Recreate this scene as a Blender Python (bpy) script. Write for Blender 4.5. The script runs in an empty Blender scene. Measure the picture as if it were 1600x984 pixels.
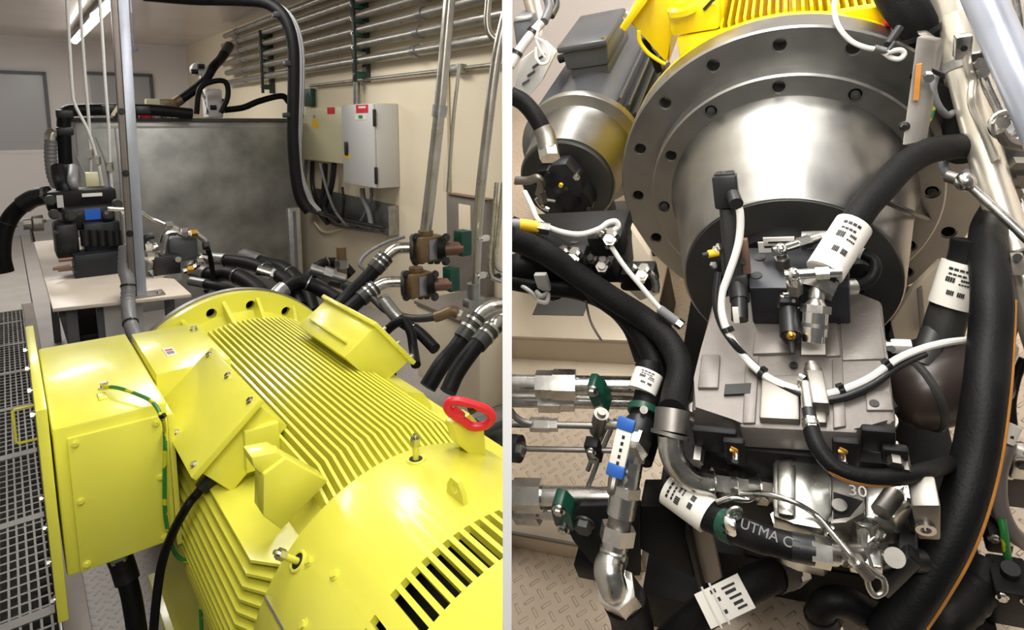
import bpy, bmesh, math, random
from mathutils import Vector, Matrix
random.seed(7)
SC = bpy.context.scene
COL = SC.collection
V3 = Vector
# ---------------------------------------------------------------- camera model
FPX, CX, PITCH, HORIZON, EYE = 1000.0, 792.5, math.radians(8), 190.0, 1.75
CY = HORIZON + FPX * math.tan(PITCH)
FWD = V3((0, math.cos(PITCH), -math.sin(PITCH)))
UPV = V3((0, math.sin(PITCH), math.cos(PITCH)))
EYEP = V3((0, 0, EYE))
cam = bpy.data.cameras.new('camera')
cam.sensor_width = 36.0
cam.lens = FPX / 1600 * 36
cam.shift_x = (800 - CX) / 1600
cam.shift_y = -(492 - CY) / 1600
cam.clip_start = 0.02
camo = bpy.data.objects.new('camera', cam)
COL.objects.link(camo)
camo.location = EYEP
camo.rotation_euler = (math.pi / 2 - PITCH, 0, 0)
SC.camera = camo


def ray(px, py):
    return V3(((px - CX) / FPX, 0, 0)) + UPV * ((CY - py) / FPX) + FWD


def P(px, py, Y):
    d = ray(px, py)
    return EYEP + d * (Y / d.y)


def onplane(px, py, o, n):
    d = ray(px, py)
    return EYEP + d * ((o - EYEP).dot(n) / d.dot(n))


# left bay axes: U runs along the conduit wall away from the camera, W towards that wall
U = ray(0, HORIZON)
U.z = 0
U.normalize()
W = V3((U.y, -U.x, 0))
Z = V3((0, 0, 1))


def L(u, v, z):
    return U * u + W * v + Z * z


def Lu(px, py, u):
    return onplane(px, py, U * u, U)


def Lv(px, py, v):
    return onplane(px, py, W * v, W)


def Lz(px, py, z):
    return onplane(px, py, Z * z, Z)


def Lplane(px, py, o, n):
    return onplane(px, py, o, n)


# right bay axes: A along the shaft away from the camera, R across, N up from its ramped deck
A = ray(1225, -402).normalized()
_e1 = V3((A.y, -A.x, 0)).normalized()
_e2 = _e1.cross(A)
_t = 0.1221730
R = (_e1 * math.cos(_t) + _e2 * math.sin(_t)).normalized()
N = R.cross(A).normalized()
O = P(1230, 295, 1.4)


def G(a, r, n):
    return O + A * a + R * r + N * n


def Ga(px, py, a):
    return onplane(px, py, O + A * a, A)


def Gn(px, py, n):
    return onplane(px, py, O + N * n, N)


def Gr(px, py, r):
    return onplane(px, py, O + R * r, R)


# ---------------------------------------------------------------- materials
def lin(c):
    return tuple((x / 12.92 if x <= .04045 else ((x + .055) / 1.055) ** 2.4) for x in (v / 255 for v in c)) + (1.0,)


def mat(name, col, metal=0.0, rough=0.5, var=0.0, scale=8.0, bump=0.0, bscale=60.0, coat=0.0, col2=None, stretch=None, emit=None, spec=None):
    m = bpy.data.materials.new(name)
    m.use_nodes = True
    nt = m.node_tree
    b = nt.nodes['Principled BSDF']
    c = lin(col)
    b.inputs['Base Color'].default_value = c
    b.inputs['Metallic'].default_value = metal
    b.inputs['Roughness'].default_value = rough
    if spec is not None:
        b.inputs['Specular IOR Level'].default_value = spec
    if coat:
        b.inputs['Coat Weight'].default_value = coat
        b.inputs['Coat Roughness'].default_value = 0.12
    if emit:
        b.inputs['Emission Color'].default_value = lin(emit[0])
        b.inputs['Emission Strength'].default_value = emit[1]
    tc = None
    if var or bump or col2:
        tc = nt.nodes.new('ShaderNodeTexCoord')
        mp = nt.nodes.new('ShaderNodeMapping')
        nt.links.new(tc.outputs['Object'], mp.inputs['Vector'])
        if stretch:
            mp.inputs['Scale'].default_value = stretch
    if var or col2:
        nz = nt.nodes.new('ShaderNodeTexNoise')
        nz.inputs['Scale'].default_value = scale
        nz.inputs['Detail'].default_value = 5
        nt.links.new(mp.outputs['Vector'], nz.inputs['Vector'])
        rp = nt.nodes.new('ShaderNodeValToRGB')
        rp.color_ramp.elements[0].position = .32
        rp.color_ramp.elements[1].position = .68
        if col2:
            rp.color_ramp.elements[0].color = lin(col2)
            rp.color_ramp.elements[1].color = c
        else:
            rp.color_ramp.elements[0].color = tuple(x * (1 - var) for x in c[:3]) + (1,)
            rp.color_ramp.elements[1].color = tuple(min(1, x * (1 + var)) for x in c[:3]) + (1,)
        nt.links.new(nz.outputs['Fac'], rp.inputs['Fac'])
        nt.links.new(rp.outputs['Color'], b.inputs['Base Color'])
        mr = nt.nodes.new('ShaderNodeMapRange')
        mr.inputs['To Min'].default_value = max(.05, rough - .1)
        mr.inputs['To Max'].default_value = min(1, rough + .1)
        nt.links.new(nz.outputs['Fac'], mr.inputs['Value'])
        nt.links.new(mr.outputs['Result'], b.inputs['Roughness'])
    if bump:
        n2 = nt.nodes.new('ShaderNodeTexNoise')
        n2.inputs['Scale'].default_value = bscale
        nt.links.new(mp.outputs['Vector'], n2.inputs['Vector'])
        bp = nt.nodes.new('ShaderNodeBump')
        bp.inputs['Strength'].default_value = bump
        bp.inputs['Distance'].default_value = .002
        nt.links.new(n2.outputs['Fac'], bp.inputs['Height'])
        nt.links.new(bp.outputs['Normal'], b.inputs['Normal'])
    return m


M = {}
M['yellow'] = mat('yellow_enamel', (226, 222, 82), 0, .32, var=.04, scale=5, coat=.35)
M['yellow2'] = mat('golden_yellow_enamel', (246, 216, 10), 0, .32, var=.04, scale=5, coat=.3)
M['steel'] = mat('machined_steel', (152, 151, 148), 1, .38, var=.10, scale=14, bump=.06, bscale=160)
M['steel_dull'] = mat('dull_machined_steel', (140, 136, 130), 1, .46, var=.14, scale=9, bump=.08, bscale=120)
M['steel_dark'] = mat('dark_phosphated_steel', (66, 66, 64), .5, .5, var=.15, scale=10)
M['zinc'] = mat('zinc_plated_steel', (196, 194, 188), 1, .27, var=.10, scale=40)
M['chrome'] = mat('bright_plated_steel', (225, 224, 220), 1, .16)
M['galv'] = mat('galvanised_steel', (160, 160, 158), .9, .38, var=.15, scale=22)
M['conduit'] = mat('galvanised_conduit', (178, 174, 164), .85, .3, var=.10, scale=12)
M['tank'] = mat('mottled_stainless', (170, 169, 164), .7, .42, col2=(122, 123, 120), scale=3.2, bump=.05, bscale=20)
M['cast'] = mat('grey_painted_casting', (112, 106, 101), .25, .45, var=.16, scale=11, bump=.2, bscale=140)
M['cast_dark'] = mat('black_painted_casting', (26, 26, 26), .1, .48, var=.2, scale=10, bump=.15, bscale=100, spec=.16)
M['motor_grey'] = mat('dark_grey_motor_paint', (74, 76, 80), .1, .4, var=.1, scale=9, coat=.15)
M['black'] = mat('black_plastic', (22, 22, 24), 0, .42, var=.1, scale=20)
M['rubber'] = mat('black_rubber', (17, 17, 18), 0, .5, var=.2, scale=30, bump=.25, bscale=220, spec=.16)
M['sleeve'] = mat('black_woven_sleeve', (16, 16, 16), 0, .6, var=.2, scale=50, bump=.5, bscale=420, spec=.16)
M['black_block'] = mat('black_anodised_block', (38, 40, 45), .35, .38, var=.1, scale=14)
M['white'] = mat('white_wall_panel', (222, 217, 217), 0, .38, var=.015, scale=2)
M['cream'] = mat('cream_wall_panel', (232, 219, 192), 0, .42, var=.02, scale=2)
M['partition'] = mat('bright_white_partition', (250, 250, 250), 0, .6)
M['ceil'] = mat('glossy_ceiling_panel', (212, 202, 196), 0, .16, var=.01, scale=1)
M['deck'] = mat('beige_table_top', (216, 204, 188), 0, .35, var=.03, scale=4)
M['deckplain'] = mat('grey_deck_paint', (168, 164, 158), .15, .5, var=.1, scale=5)
M['grate'] = mat('galvanised_grating', (128, 126, 122), .7, .45, var=.2, scale=10)
M['pit'] = mat('dark_pit', (92, 90, 88), 0, .8, var=.2, scale=3)
M['beam'] = mat('brown_grey_beam_paint', (132, 124, 116), .2, .45, var=.1, scale=6)
M['pole'] = mat('blue_grey_strut', (188, 194, 208), .5, .35, var=.06, scale=8)
M['cab_grey'] = mat('pale_grey_enclosure_paint', (194, 193, 190), 0, .4, var=.02, scale=3)
M['cab_cream'] = mat('cream_enclosure_paint', (208, 202, 166), 0, .4, var=.02, scale=3)
M['green'] = mat('dark_green_clamp_plastic', (16, 66, 50), 0, .4, var=.1, scale=12)
M['bluelab'] = mat('blue_label', (34, 98, 200), 0, .4)
M['blue'] = mat('blue_handle_vinyl', (38, 92, 172), 0, .4, var=.08)
M['red'] = mat('red_plastic', (214, 34, 52), 0, .35, var=.05)
M['yellowlab'] = mat('yellow_label', (238, 190, 30), 0, .5)
M['orange'] = mat('orange_stripe', (160, 104, 32), 0, .5, var=.15, scale=40)
M['brass'] = mat('brass', (200, 158, 70), 1, .3, var=.1)
M['whitelab'] = mat('white_label', (228, 224, 214), 0, .5, var=.02, scale=30)
M['ink'] = mat('black_ink', (24, 24, 24), 0, .6)
M['whiteplastic'] = mat('white_cable_jacket', (216, 214, 208), 0, .35)
M['greycable'] = mat('grey_cable_jacket', (120, 120, 122), 0, .45, var=.1)
M['brown'] = mat('brown_valve_paint', (116, 94, 66), .3, .45, var=.2, scale=14)
M['copper'] = mat('brown_gasket_plate', (128, 98, 82), .4, .45, var=.15, scale=14)
M['silverpaint'] = mat('silver_grey_plate', (150, 152, 156), .6, .4, var=.1)
M['alu'] = mat('bare_aluminium', (206, 205, 198), 1, .3, var=.1, scale=12, bump=.1, bscale=120)
M['pipe_white'] = mat('satin_stainless_pipe', (226, 220, 205), .75, .3, var=.05, scale=5)
M['panel_door'] = mat('grey_door_panel', (168, 168, 170), .1, .35, var=.03, scale=2)
M['frame_grey'] = mat('dark_grey_trim', (88, 90, 94), .2, .45)
M['lamp'] = mat('lamp_tube', (255, 253, 246), 0, .3, emit=((255, 252, 244), 9.0))
M['lamp_house'] = mat('lamp_housing', (120, 116, 112), .3, .4)
M['bottle'] = mat('brown_black_bottle_paint', (58, 48, 44), .15, .35, var=.12, scale=8)
M['channel'] = mat('beige_channel_paint', (206, 192, 170), .1, .45, var=.05, scale=5)
M['greenwire'] = mat('green_wire', (52, 128, 52), 0, .4)


def striped(name, c1, c2, scale):
    m = mat(name, c1, 0, .4)
    nt = m.node_tree
    b = nt.nodes['Principled BSDF']
    tc = nt.nodes.new('ShaderNodeTexCoord')
    wv = nt.nodes.new('ShaderNodeTexNoise')
    wv.inputs['Scale'].default_value = scale
    rp = nt.nodes.new('ShaderNodeValToRGB')
    rp.color_ramp.interpolation = 'CONSTANT'
    rp.color_ramp.elements[0].color = lin(c1)
    rp.color_ramp.elements[1].color = lin(c2)
    rp.color_ramp.elements[1].position = .5
    nt.links.new(tc.outputs['Object'], wv.inputs['Vector'])
    nt.links.new(wv.outputs['Fac'], rp.inputs['Fac'])
    nt.links.new(rp.outputs['Color'], b.inputs['Base Color'])
    return m


M['earth'] = striped('green_and_yellow_wire', (40, 120, 52), (190, 190, 40), 14)


def treadplate(name, col, xa, ya, sc=26.0):
    """raised lozenges of a tread plate as a bump: two crossed sets of short bars"""
    m = mat(name, col, .1, .45, var=.06, scale=4)
    nt = m.node_tree
    b = nt.nodes['Principled BSDF']
    tc = nt.nodes.new('ShaderNodeTexCoord')

    def dotp(vec):
        d = nt.nodes.new('ShaderNodeVectorMath')
        d.operation = 'DOT_PRODUCT'
        d.inputs[1].default_value = vec
        nt.links.new(tc.outputs['Object'], d.inputs[0])
        return d.outputs['Value']

    def mth(op, a, bv=None):
        n = nt.nodes.new('ShaderNodeMath')
        n.operation = op
        for i, x in enumerate((a, bv)):
            if x is None:
                continue
            if isinstance(x, (int, float)):
                n.inputs[i].default_value = x
            else:
                nt.links.new(x, n.inputs[i])
        return n.outputs[0]
    x = dotp((xa + ya) * sc)
    y = dotp((xa - ya) * sc)
    cx = mth('FLOOR', x)
    cy = mth('FLOOR', y)
    par = mth('MODULO', mth('ABSOLUTE', mth('ADD', cx, cy)), 2.0)
    fx = mth('ABSOLUTE', mth('SUBTRACT', mth('FRACT', x), .5))
    fy = mth('ABSOLUTE', mth('SUBTRACT', mth('FRACT', y), .5))
    d1 = mth('MAXIMUM', mth('MULTIPLY', fx, 1.0), mth('MULTIPLY', fy, 3.4))
    d2 = mth('MAXIMUM', mth('MULTIPLY', fx, 3.4), mth('MULTIPLY', fy, 1.0))
    mx = nt.nodes.new('ShaderNodeMix')
    nt.links.new(par, mx.inputs[0])
    nt.links.new(d1, mx.inputs[2])
    nt.links.new(d2, mx.inputs[3])
    mr = nt.nodes.new('ShaderNodeMapRange')
    mr.interpolation_type = 'SMOOTHSTEP'
    mr.inputs['From Min'].default_value = .46
    mr.inputs['From Max'].default_value = .30
    nt.links.new(mx.outputs[0], mr.inputs['Value'])
    bp = nt.nodes.new('ShaderNodeBump')
    bp.inputs['Strength'].default_value = .9
    bp.inputs['Distance'].default_value = .003
    nt.links.new(mr.outputs['Result'], bp.inputs['Height'])
    nt.links.new(bp.outputs['Normal'], b.inputs['Normal'])
    return m


M['treadL'] = treadplate('grey_tread_plate', (176, 170, 166), U, W, 20)
M['treadR'] = treadplate('beige_tread_plate', (216, 198, 176), A, R, 26)

# ---------------------------------------------------------------- mesh builder
BAY = 'L'
GAP = .0056


def spline(pts, n=8, closed=False):
    pts = [V3(p) for p in pts]
    if len(pts) < 3:
        return pts
    out = []
    m = len(pts)
    for i in range(m if closed else m - 1):
        if closed:
            p0, p1, p2, p3 = pts[(i - 1) % m], pts[i], pts[(i + 1) % m], pts[(i + 2) % m]
        else:
            p1, p2 = pts[i], pts[i + 1]
            p0 = pts[i - 1] if i else p1 * 2 - p2
            p3 = pts[i + 2] if i + 2 < m else p2 * 2 - p1
        for k in range(n):
            t = k / n
            out.append(.5 * ((2 * p1) + (p2 - p0) * t + (2 * p0 - 5 * p1 + 4 * p2 - p3) * t * t + (3 * p1 - p0 - 3 * p2 + p3) * t ** 3))
    if not closed:
        out.append(pts[-1])
    return out


def perp(d):
    d = d.normalized()
    a = V3((0, 0, 1)) if abs(d.z) < .9 else V3((1, 0, 0))
    x = d.cross(a).normalized()
    return x, d.cross(x).normalized()


class MB:
    def __init__(self):
        self.bm = bmesh.new()

    def quadring(self, rings, caps=True, closed=False):
        bm = self.bm
        vr = [[bm.verts.new(p) for p in r] for r in rings]
        k = len(vr[0])
        prs = list(zip(vr, vr[1:]))
        if closed:
            prs.append((vr[-1], vr[0]))
        for a, b in prs:
            for i in range(k):
                bm.faces.new((a[i], a[(i + 1) % k], b[(i + 1) % k], b[i]))
        if caps and not closed:
            bm.faces.new(list(reversed(vr[0])))
            bm.faces.new(vr[-1])
        return self

    def cyl(self, p0, p1, r0, r1=None, seg=20, ref=None):
        r1 = r0 if r1 is None else r1
        d = p1 - p0
        x, y = perp(d)
        if ref is not None:
            x = (ref - d * (ref.dot(d) / d.dot(d))).normalized()
            y = d.normalized().cross(x)
        rings = []
        for p, r in ((p0, r0), (p1, r1)):
            rings.append([p + x * (r * math.cos(2 * math.pi * i / seg)) + y * (r * math.sin(2 * math.pi * i / seg)) for i in range(seg)])
        return self.quadring(rings)

    def lathe(self, o, ax, prof, seg=48, closed=False):
        """prof: (along, radius); closed joins last ring to first (a hollow ring)"""
        ax = ax.normalized()
        x, y = perp(ax)
        rings = [[o + ax * a + x * (r * math.cos(2 * math.pi * i / seg)) + y * (r * math.sin(2 * math.pi * i / seg)) for i in range(seg)] for a, r in prof]
        return self.quadring(rings, caps=not closed, closed=closed)

    def box(self, c, hx, hy, hz, bev=0.0, seg=2):
        bm = self.bm
        vs = {}
        for i in (-1, 1):
            for j in (-1, 1):
                for k in (-1, 1):
                    vs[i, j, k] = bm.verts.new(c + hx * i + hy * j + hz * k)
        fs = []
        for q in (((-1, -1, -1), (-1, 1, -1), (1, 1, -1), (1, -1, -1)), ((-1, -1, 1), (1, -1, 1), (1, 1, 1), (-1, 1, 1)),
                  ((-1, -1, -1), (1, -1, -1), (1, -1, 1), (-1, -1, 1)), ((-1, 1, -1), (-1, 1, 1), (1, 1, 1), (1, 1, -1)),
                  ((-1, -1, -1), (-1, -1, 1), (-1, 1, 1), (-1, 1, -1)), ((1, -1, -1), (1, 1, -1), (1, 1, 1), (1, -1, 1))):
            fs.append(bm.faces.new([vs[k] for k in q]))
        if bev:
            es = list({e for f in fs for e in f.edges})
            bmesh.ops.bevel(bm, geom=es, offset=bev, segments=seg, affect='EDGES', profile=.5)
        return self

    def lbox(self, u0, u1, v0, v1, z0, z1, bev=0.0):
        return self.box(L((u0 + u1) / 2, (v0 + v1) / 2, (z0 + z1) / 2), U * ((u1 - u0) / 2), W * ((v1 - v0) / 2), Z * ((z1 - z0) / 2), bev)

    def gbox(self, a0, a1, r0, r1, n0, n1, bev=0.0):
        return self.box(G((a0 + a1) / 2, (r0 + r1) / 2, (n0 + n1) / 2), A * ((a1 - a0) / 2), R * ((r1 - r0) / 2), N * ((n1 - n0) / 2), bev)

    def prism(self, pts, ext, bev=0.0):
        bm = self.bm
        a = [bm.verts.new(p) for p in pts]
        b = [bm.verts.new(V3(p) + ext) for p in pts]
        fs = [bm.faces.new(list(reversed(a))), bm.faces.new(b)]
        n = len(pts)
        for i in range(n):
            fs.append(bm.faces.new((a[i], a[(i + 1) % n], b[(i + 1) % n], b[i])))
        if bev:
            es = list({e for f in fs for e in f.edges})
            bmesh.ops.bevel(bm, geom=es, offset=bev, segments=2, affect='EDGES', profile=.5)
        return self

    def tube(self, pts, r, seg=10, n=8, smooth=True, closed=False, corr=0.0):
        pp = spline(pts, n, closed) if smooth else [V3(p) for p in pts]
        q = [pp[0]]
        for p in pp[1:]:
            if (p - q[-1]).length > 1e-6:
                q.append(p)
        pp = q
        m = len(pp)
        if corr:
            # resample densely for a corrugated or banded hose
            dist = [0]
            for i in range(1, m):
                dist.append(dist[-1] + (pp[i] - pp[i - 1]).length)
            step = r * .35
            k = max(4, int(dist[-1] / step))
            res = []
            j = 0
            for i in range(k + 1):
                s = dist[-1] * i / k
                while j < m - 2 and dist[j + 1] < s:
                    j += 1
                t = (s - dist[j]) / max(1e-9, dist[j + 1] - dist[j])
                res.append(pp[j].lerp(pp[j + 1], min(1, t)))
            pp = res
            m = len(pp)
        x = None
        rings = []
        for i, p in enumerate(pp):
            if closed:
                d = pp[(i + 1) % m] - pp[i - 1]
            else:
                d = pp[min(i + 1, m - 1)] - pp[max(i - 1, 0)]
            d.normalize()
            if x is None:
                x, y = perp(d)
            else:
                x = (x - d * x.dot(d)).normalized()
                y = d.cross(x)
            rr = r[min(len(r) - 1, int(i / max(1, m - 1) * (len(r) - 1) + .5))] if isinstance(r, (list, tuple)) else r
            if corr:
                rr = rr * (1 + (corr if i % 2 else -corr))
            rings.append([p + x * (rr * math.cos(2 * math.pi * k / seg)) + y * (rr * math.sin(2 * math.pi * k / seg)) for k in range(seg)])
        return self.quadring(rings, closed=closed)

    def torus(self, c, ax, Rr, r, seg=28, s2=8, a0=0, a1=360):
        x, y = perp(ax)
        full = abs(a1 - a0) >= 360
        k = seg
        pts = [c + x * (Rr * math.cos(math.radians(a0 + (a1 - a0) * i / k))) + y * (Rr * math.sin(math.radians(a0 + (a1 - a0) * i / k))) for i in range(k if full else k + 1)]
        return self.tube(pts, r, s2, smooth=False, closed=full)

    def ball(self, c, r, sx=None, seg=20):
        m = Matrix.Translation(c)
        if sx is not None:
            m = m @ sx
        bmesh.ops.create_uvsphere(self.bm, u_segments=seg, v_segments=max(8, seg // 2), radius=r, matrix=m)
        return self

    def hexa(self, p0, p1, r):
        return self.cyl(p0, p1, r, seg=6)

    def clip(self):
        xs = [v.co.x for v in self.bm.verts]
        if BAY == 'L' and max(xs) > -GAP:
            bmesh.ops.bisect_plane(self.bm, geom=self.bm.verts[:] + self.bm.edges[:] + self.bm.faces[:], plane_co=(-GAP, 0, 0), plane_no=(1, 0, 0), clear_outer=True)
        if BAY == 'R' and min(xs) < GAP:
            bmesh.ops.bisect_plane(self.bm, geom=self.bm.verts[:] + self.bm.edges[:] + self.bm.faces[:], plane_co=(GAP, 0, 0), plane_no=(-1, 0, 0), clear_outer=True)


def root(o):
    while o.parent:
        o = o.parent
    return o


def build(name, mb, m, parent=None, base=None, sharp=35, cut=None, label=None):
    if isinstance(m, str):
        m = M[m]
    bmesh.ops.recalc_face_normals(mb.bm, faces=mb.bm.faces[:])
    if cut is None:
        mb.clip()
    if parent is not None:
        base = V3(root(parent)['_base'])
    elif base is None:
        lo = V3([min(v.co[i] for v in mb.bm.verts) for i in range(3)])
        hi = V3([max(v.co[i] for v in mb.bm.verts) for i in range(3)])
        base = V3(((lo.x + hi.x) / 2, (lo.y + hi.y) / 2, lo.z))
    base = V3(base)
    bmesh.ops.translate(mb.bm, verts=mb.bm.verts[:], vec=-base)
    me = bpy.data.meshes.new(name)
    mb.bm.to_mesh(me)
    mb.bm.free()
    me.materials.append(m)
    o = bpy.data.objects.new(name, me)
    COL.objects.link(o)
    if cut is not None:
        bmesh.ops.recalc_face_normals(cut.bm, faces=cut.bm.faces[:])
        bmesh.ops.translate(cut.bm, verts=cut.bm.verts[:], vec=-base)
        cm = bpy.data.meshes.new('cutter')
        cut.bm.to_mesh(cm)
        cut.bm.free()
        co = bpy.data.objects.new('cutter', cm)
        COL.objects.link(co)
        md = o.modifiers.new('holes', 'BOOLEAN')
        md.operation = 'DIFFERENCE'
        md.object = co
        md.solver = 'EXACT'
        bpy.context.view_layer.update()
        ev = o.evaluated_get(bpy.context.evaluated_depsgraph_get())
        nm = bpy.data.meshes.new_from_object(ev)
        o.modifiers.clear()
        bpy.data.objects.remove(co)
        bm = MB()
        bm.bm.from_mesh(nm)
        bmesh.ops.translate(bm.bm, verts=bm.bm.verts[:], vec=base)
        bm.clip()
        bmesh.ops.translate(bm.bm, verts=bm.bm.verts[:], vec=-base)
        bm.bm.to_mesh(nm)
        bm.bm.free()
        nm.name = name
        o.data = nm
        if not nm.materials:
            nm.materials.append(m)
        me = nm
    me.polygons.foreach_set('use_smooth', [True] * len(me.polygons))
    me.set_sharp_from_angle(angle=math.radians(sharp))
    if parent is not None:
        o.parent = parent
        if parent.parent is None and parent.type == 'EMPTY':
            o.location = (0, 0, 0)
    else:
        o.location = base
        o['_base'] = tuple(base)
    if label:
        o['label'] = label
    return o


def thing(name, label, cat, base, group=None):
    o = bpy.data.objects.new(name, None)
    o.empty_display_size = .05
    COL.objects.link(o)
    o.location = base
    o['_base'] = tuple(base)
    o['label'] = label
    o['category'] = cat
    if group:
        o['group'] = group
    return o


def single(name, mb, m, label, cat, group=None, sharp=35):
    o = build(name, mb, m, sharp=sharp)
    o['label'] = label
    o['category'] = cat
    if group:
        o['group'] = group
    return o


def struct(name, mb, m, parent=None):
    o = build(name, mb, m, parent)
    if parent is None:
        o['kind'] = 'structure'
    return o


def bolt(parent, p, d, r=.007, h=.005, m='zinc', name='bolt'):
    d = d.normalized()
    mb = MB()
    mb.cyl(p - d * .001, p + d * (h * .3), r * 1.45, seg=16)
    mb.hexa(p + d * (h * .3), p + d * h, r)
    return build(name, mb, m, parent)


def inkbars(parent, c, ex, ey, rows, name='print'):
    """small dark print marks on a label face: rows of (x0,x1,y0,y1) in label units"""
    mb = MB()
    nrm = ex.cross(ey).normalized()
    for x0, x1, y0, y1 in rows:
        mb.box(c + ex * ((x0 + x1) / 2) + ey * ((y0 + y1) / 2) + nrm * .0003, ex * ((x1 - x0) / 2), ey * ((y1 - y0) / 2), nrm * .0003)
    return build(name, mb, 'ink', parent)


def hose(name, label, cat, pts, r, m='rubber', ends=None, stripe=None, group=None, seg=14, n=8, corr=0, ties=(), tie_m='black'):
    """a hose thing from (px,py,Y) or Vector points; ends: list of (index 0/-1, length, radius, material)"""
    pp = [p if isinstance(p, Vector) else P(*p) for p in pts]
    low = min(pp, key=lambda q: q.z)
    if not ends and not stripe and not ties:
        mb = MB()
        mb.tube(pp, r, seg, n, corr=corr)
        return single(name, mb, m, label, cat, group)
    t = thing(name, label, cat, low, group)
    mb = MB()
    mb.tube(pp, r, seg, n, corr=corr)
    build('hose_body', mb, m, t)
    sp = spline(pp, 12)
    for e in ends or ():
        idx, ln, rr, mm = e
        q = sp if idx == 0 else list(reversed(sp))
        acc, k = 0, 1
        while k < len(q) - 1 and acc < ln:
            acc += (q[k] - q[k - 1]).length
            k += 1
        mb = MB()
        mb.tube(q[:k + 1], rr, 16, smooth=False)
        fer = build('ferrule', mb, mm, t)
        d = (q[0] - q[1]).normalized()
        mb = MB()
        mb.hexa(q[0] - d * .004, q[0] + d * .018, rr * 1.08)
        build('union_nut', mb, 'zinc', fer)
    if stripe:
        off, rr = stripe
        mb = MB()
        mb.tube([p + off for p in pp], rr, 8, n)
        build('stripe', mb, 'orange', t)
    for f in ties:
        k = max(1, min(len(sp) - 2, int(f * (len(sp) - 1))))
        d = (sp[k + 1] - sp[k - 1]).normalized()
        mb = MB()
        mb.cyl(sp[k] - d * .004, sp[k] + d * .004, r * 1.14, seg=16)
        x, y = perp(d)
        mb.box(sp[k] - y * (r * 1.2), x * .004, y * .003, d * .004)
        build('cable_tie', mb, tie_m, t)
    return t


def tag_sleeve(parent, p0, p1, r, m='whitelab'):
    """a printed sleeve round a hose between two points with a few black marks on the side facing out"""
    d = (p1 - p0)
    x, y = perp(d)
    mb = MB()
    mb.cyl(p0, p1, r, seg=20)
    s = build('label_sleeve', mb, m, parent)
    dn = d.normalized()
    mid = (p0 + p1) / 2
    nrm = (EYEP - mid)
    nrm = (nrm - dn * nrm.dot(dn)).normalized()
    ex = nrm.cross(dn).normalized()
    ln = d.length
    mb = MB()
    for k, (t0, t1, x0, x1) in enumerate(((.12, .17, -.5, .4), (.24, .28, -.45, .3), (.33, .44, -.5, -.1), (.33, .38, .1, .45), (.43, .46, .05, .5), (.62, .72, -.3, .0), (.62, .72, .12, .42))):
        for j in range(4):
            xa = x0 + (x1 - x0) * j / 4
            xb = x0 + (x1 - x0) * (j + .8) / 4
            an0, an1 = xa * 1.1, xb * 1.1
            q = [p0 + dn * (ln * tt) + (nrm * math.cos(an) + ex * math.sin(an)) * (r * 1.012) for tt, an in ((t0, an0), (t1, an0), (t1, an1), (t0, an1))]
            mb.prism(q, nrm * .0006)
    build('print', mb, 'ink', s)
    return s


def text_on(parent, s, c, ex, ey, size, m='whitelab', name='lettering'):
    cu = bpy.data.curves.new('lettering', 'FONT')
    cu.body = s
    cu.size = size
    cu.align_x = 'CENTER'
    cu.align_y = 'CENTER'
    cu.extrude = .0006
    o = bpy.data.objects.new('tmp', cu)
    COL.objects.link(o)
    bpy.context.view_layer.update()
    me = bpy.data.meshes.new_from_object(o.evaluated_get(bpy.context.evaluated_depsgraph_get()))
    bpy.data.objects.remove(o)
    mb = MB()
    mb.bm.from_mesh(me)
    ex = ex.normalized()
    ey = (ey - ex * ey.dot(ex)).normalized()
    nz = ex.cross(ey)
    for v in mb.bm.verts:
        v.co = c + ex * v.co.x + ey * v.co.y + nz * v.co.z
    return build(name, mb, m, parent)
# ================================================================= LEFT BAY
BAY = 'L'
WALL_V, CEIL_Z, BACK_U = 2.645, 3.03, 12.4


def uv(p):
    return p.dot(U), p.dot(W), p.z


def ubox(mb, u, x0, y0, x1, y1, depth, bev=0.0):
    """box whose near face (square to U, at u) spans the given image extents"""
    a, b = uv(Lu(x0, y0, u)), uv(Lu(x1, y1, u))
    return mb.lbox(u, u + depth, min(a[1], b[1]), max(a[1], b[1]), min(a[2], b[2]), max(a[2], b[2]), bev)


def vbox(mb, v, x0, y0, x1, y1, depth, bev=0.0):
    """box whose face towards the room (square to W, at v) spans the given image extents"""
    a, b = uv(Lv(x0, y0, v)), uv(Lv(x1, y1, v))
    return mb.lbox(min(a[0], b[0]), max(a[0], b[0]), v, v + depth, min(a[2], b[2]), max(a[2], b[2]), bev)


# ---- shell
mb = MB(); mb.lbox(-2.5, BACK_U, .10, WALL_V, -.06, 0)
struct('floor', mb, 'treadL')
mb = MB(); mb.lbox(-2.5, BACK_U, -3.2, .10, -.16, -.12)
struct('floor_pit', mb, 'pit')
mb = MB(); mb.lbox(7.42, BACK_U, -3.2, .09, -.06, 0)
struct('floor_landing', mb, 'deckplain')
mb = MB(); mb.lbox(-2.5, BACK_U + .1, WALL_V, WALL_V + .08, -.06, CEIL_Z)
struct('wall_right', mb, 'cream')
mb = MB(); mb.lbox(BACK_U, BACK_U + .08, -3.2, WALL_V + .08, -.6, CEIL_Z)
struct('wall_back', mb, 'white')
mb = MB(); mb.lbox(-2.5, BACK_U + .1, -3.2, WALL_V + .08, CEIL_Z, CEIL_Z + .06)
struct('ceiling', mb, 'ceil')
mb = MB(); mb.lbox(-2.5, BACK_U, -3.28, -3.2, -.6, CEIL_Z)
struct('wall_left', mb, 'white')
mb = MB(); mb.lbox(BACK_U - .03, BACK_U, -3.2, WALL_V, CEIL_Z - .05, CEIL_Z)
struct('trim_1', mb, 'white')

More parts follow.
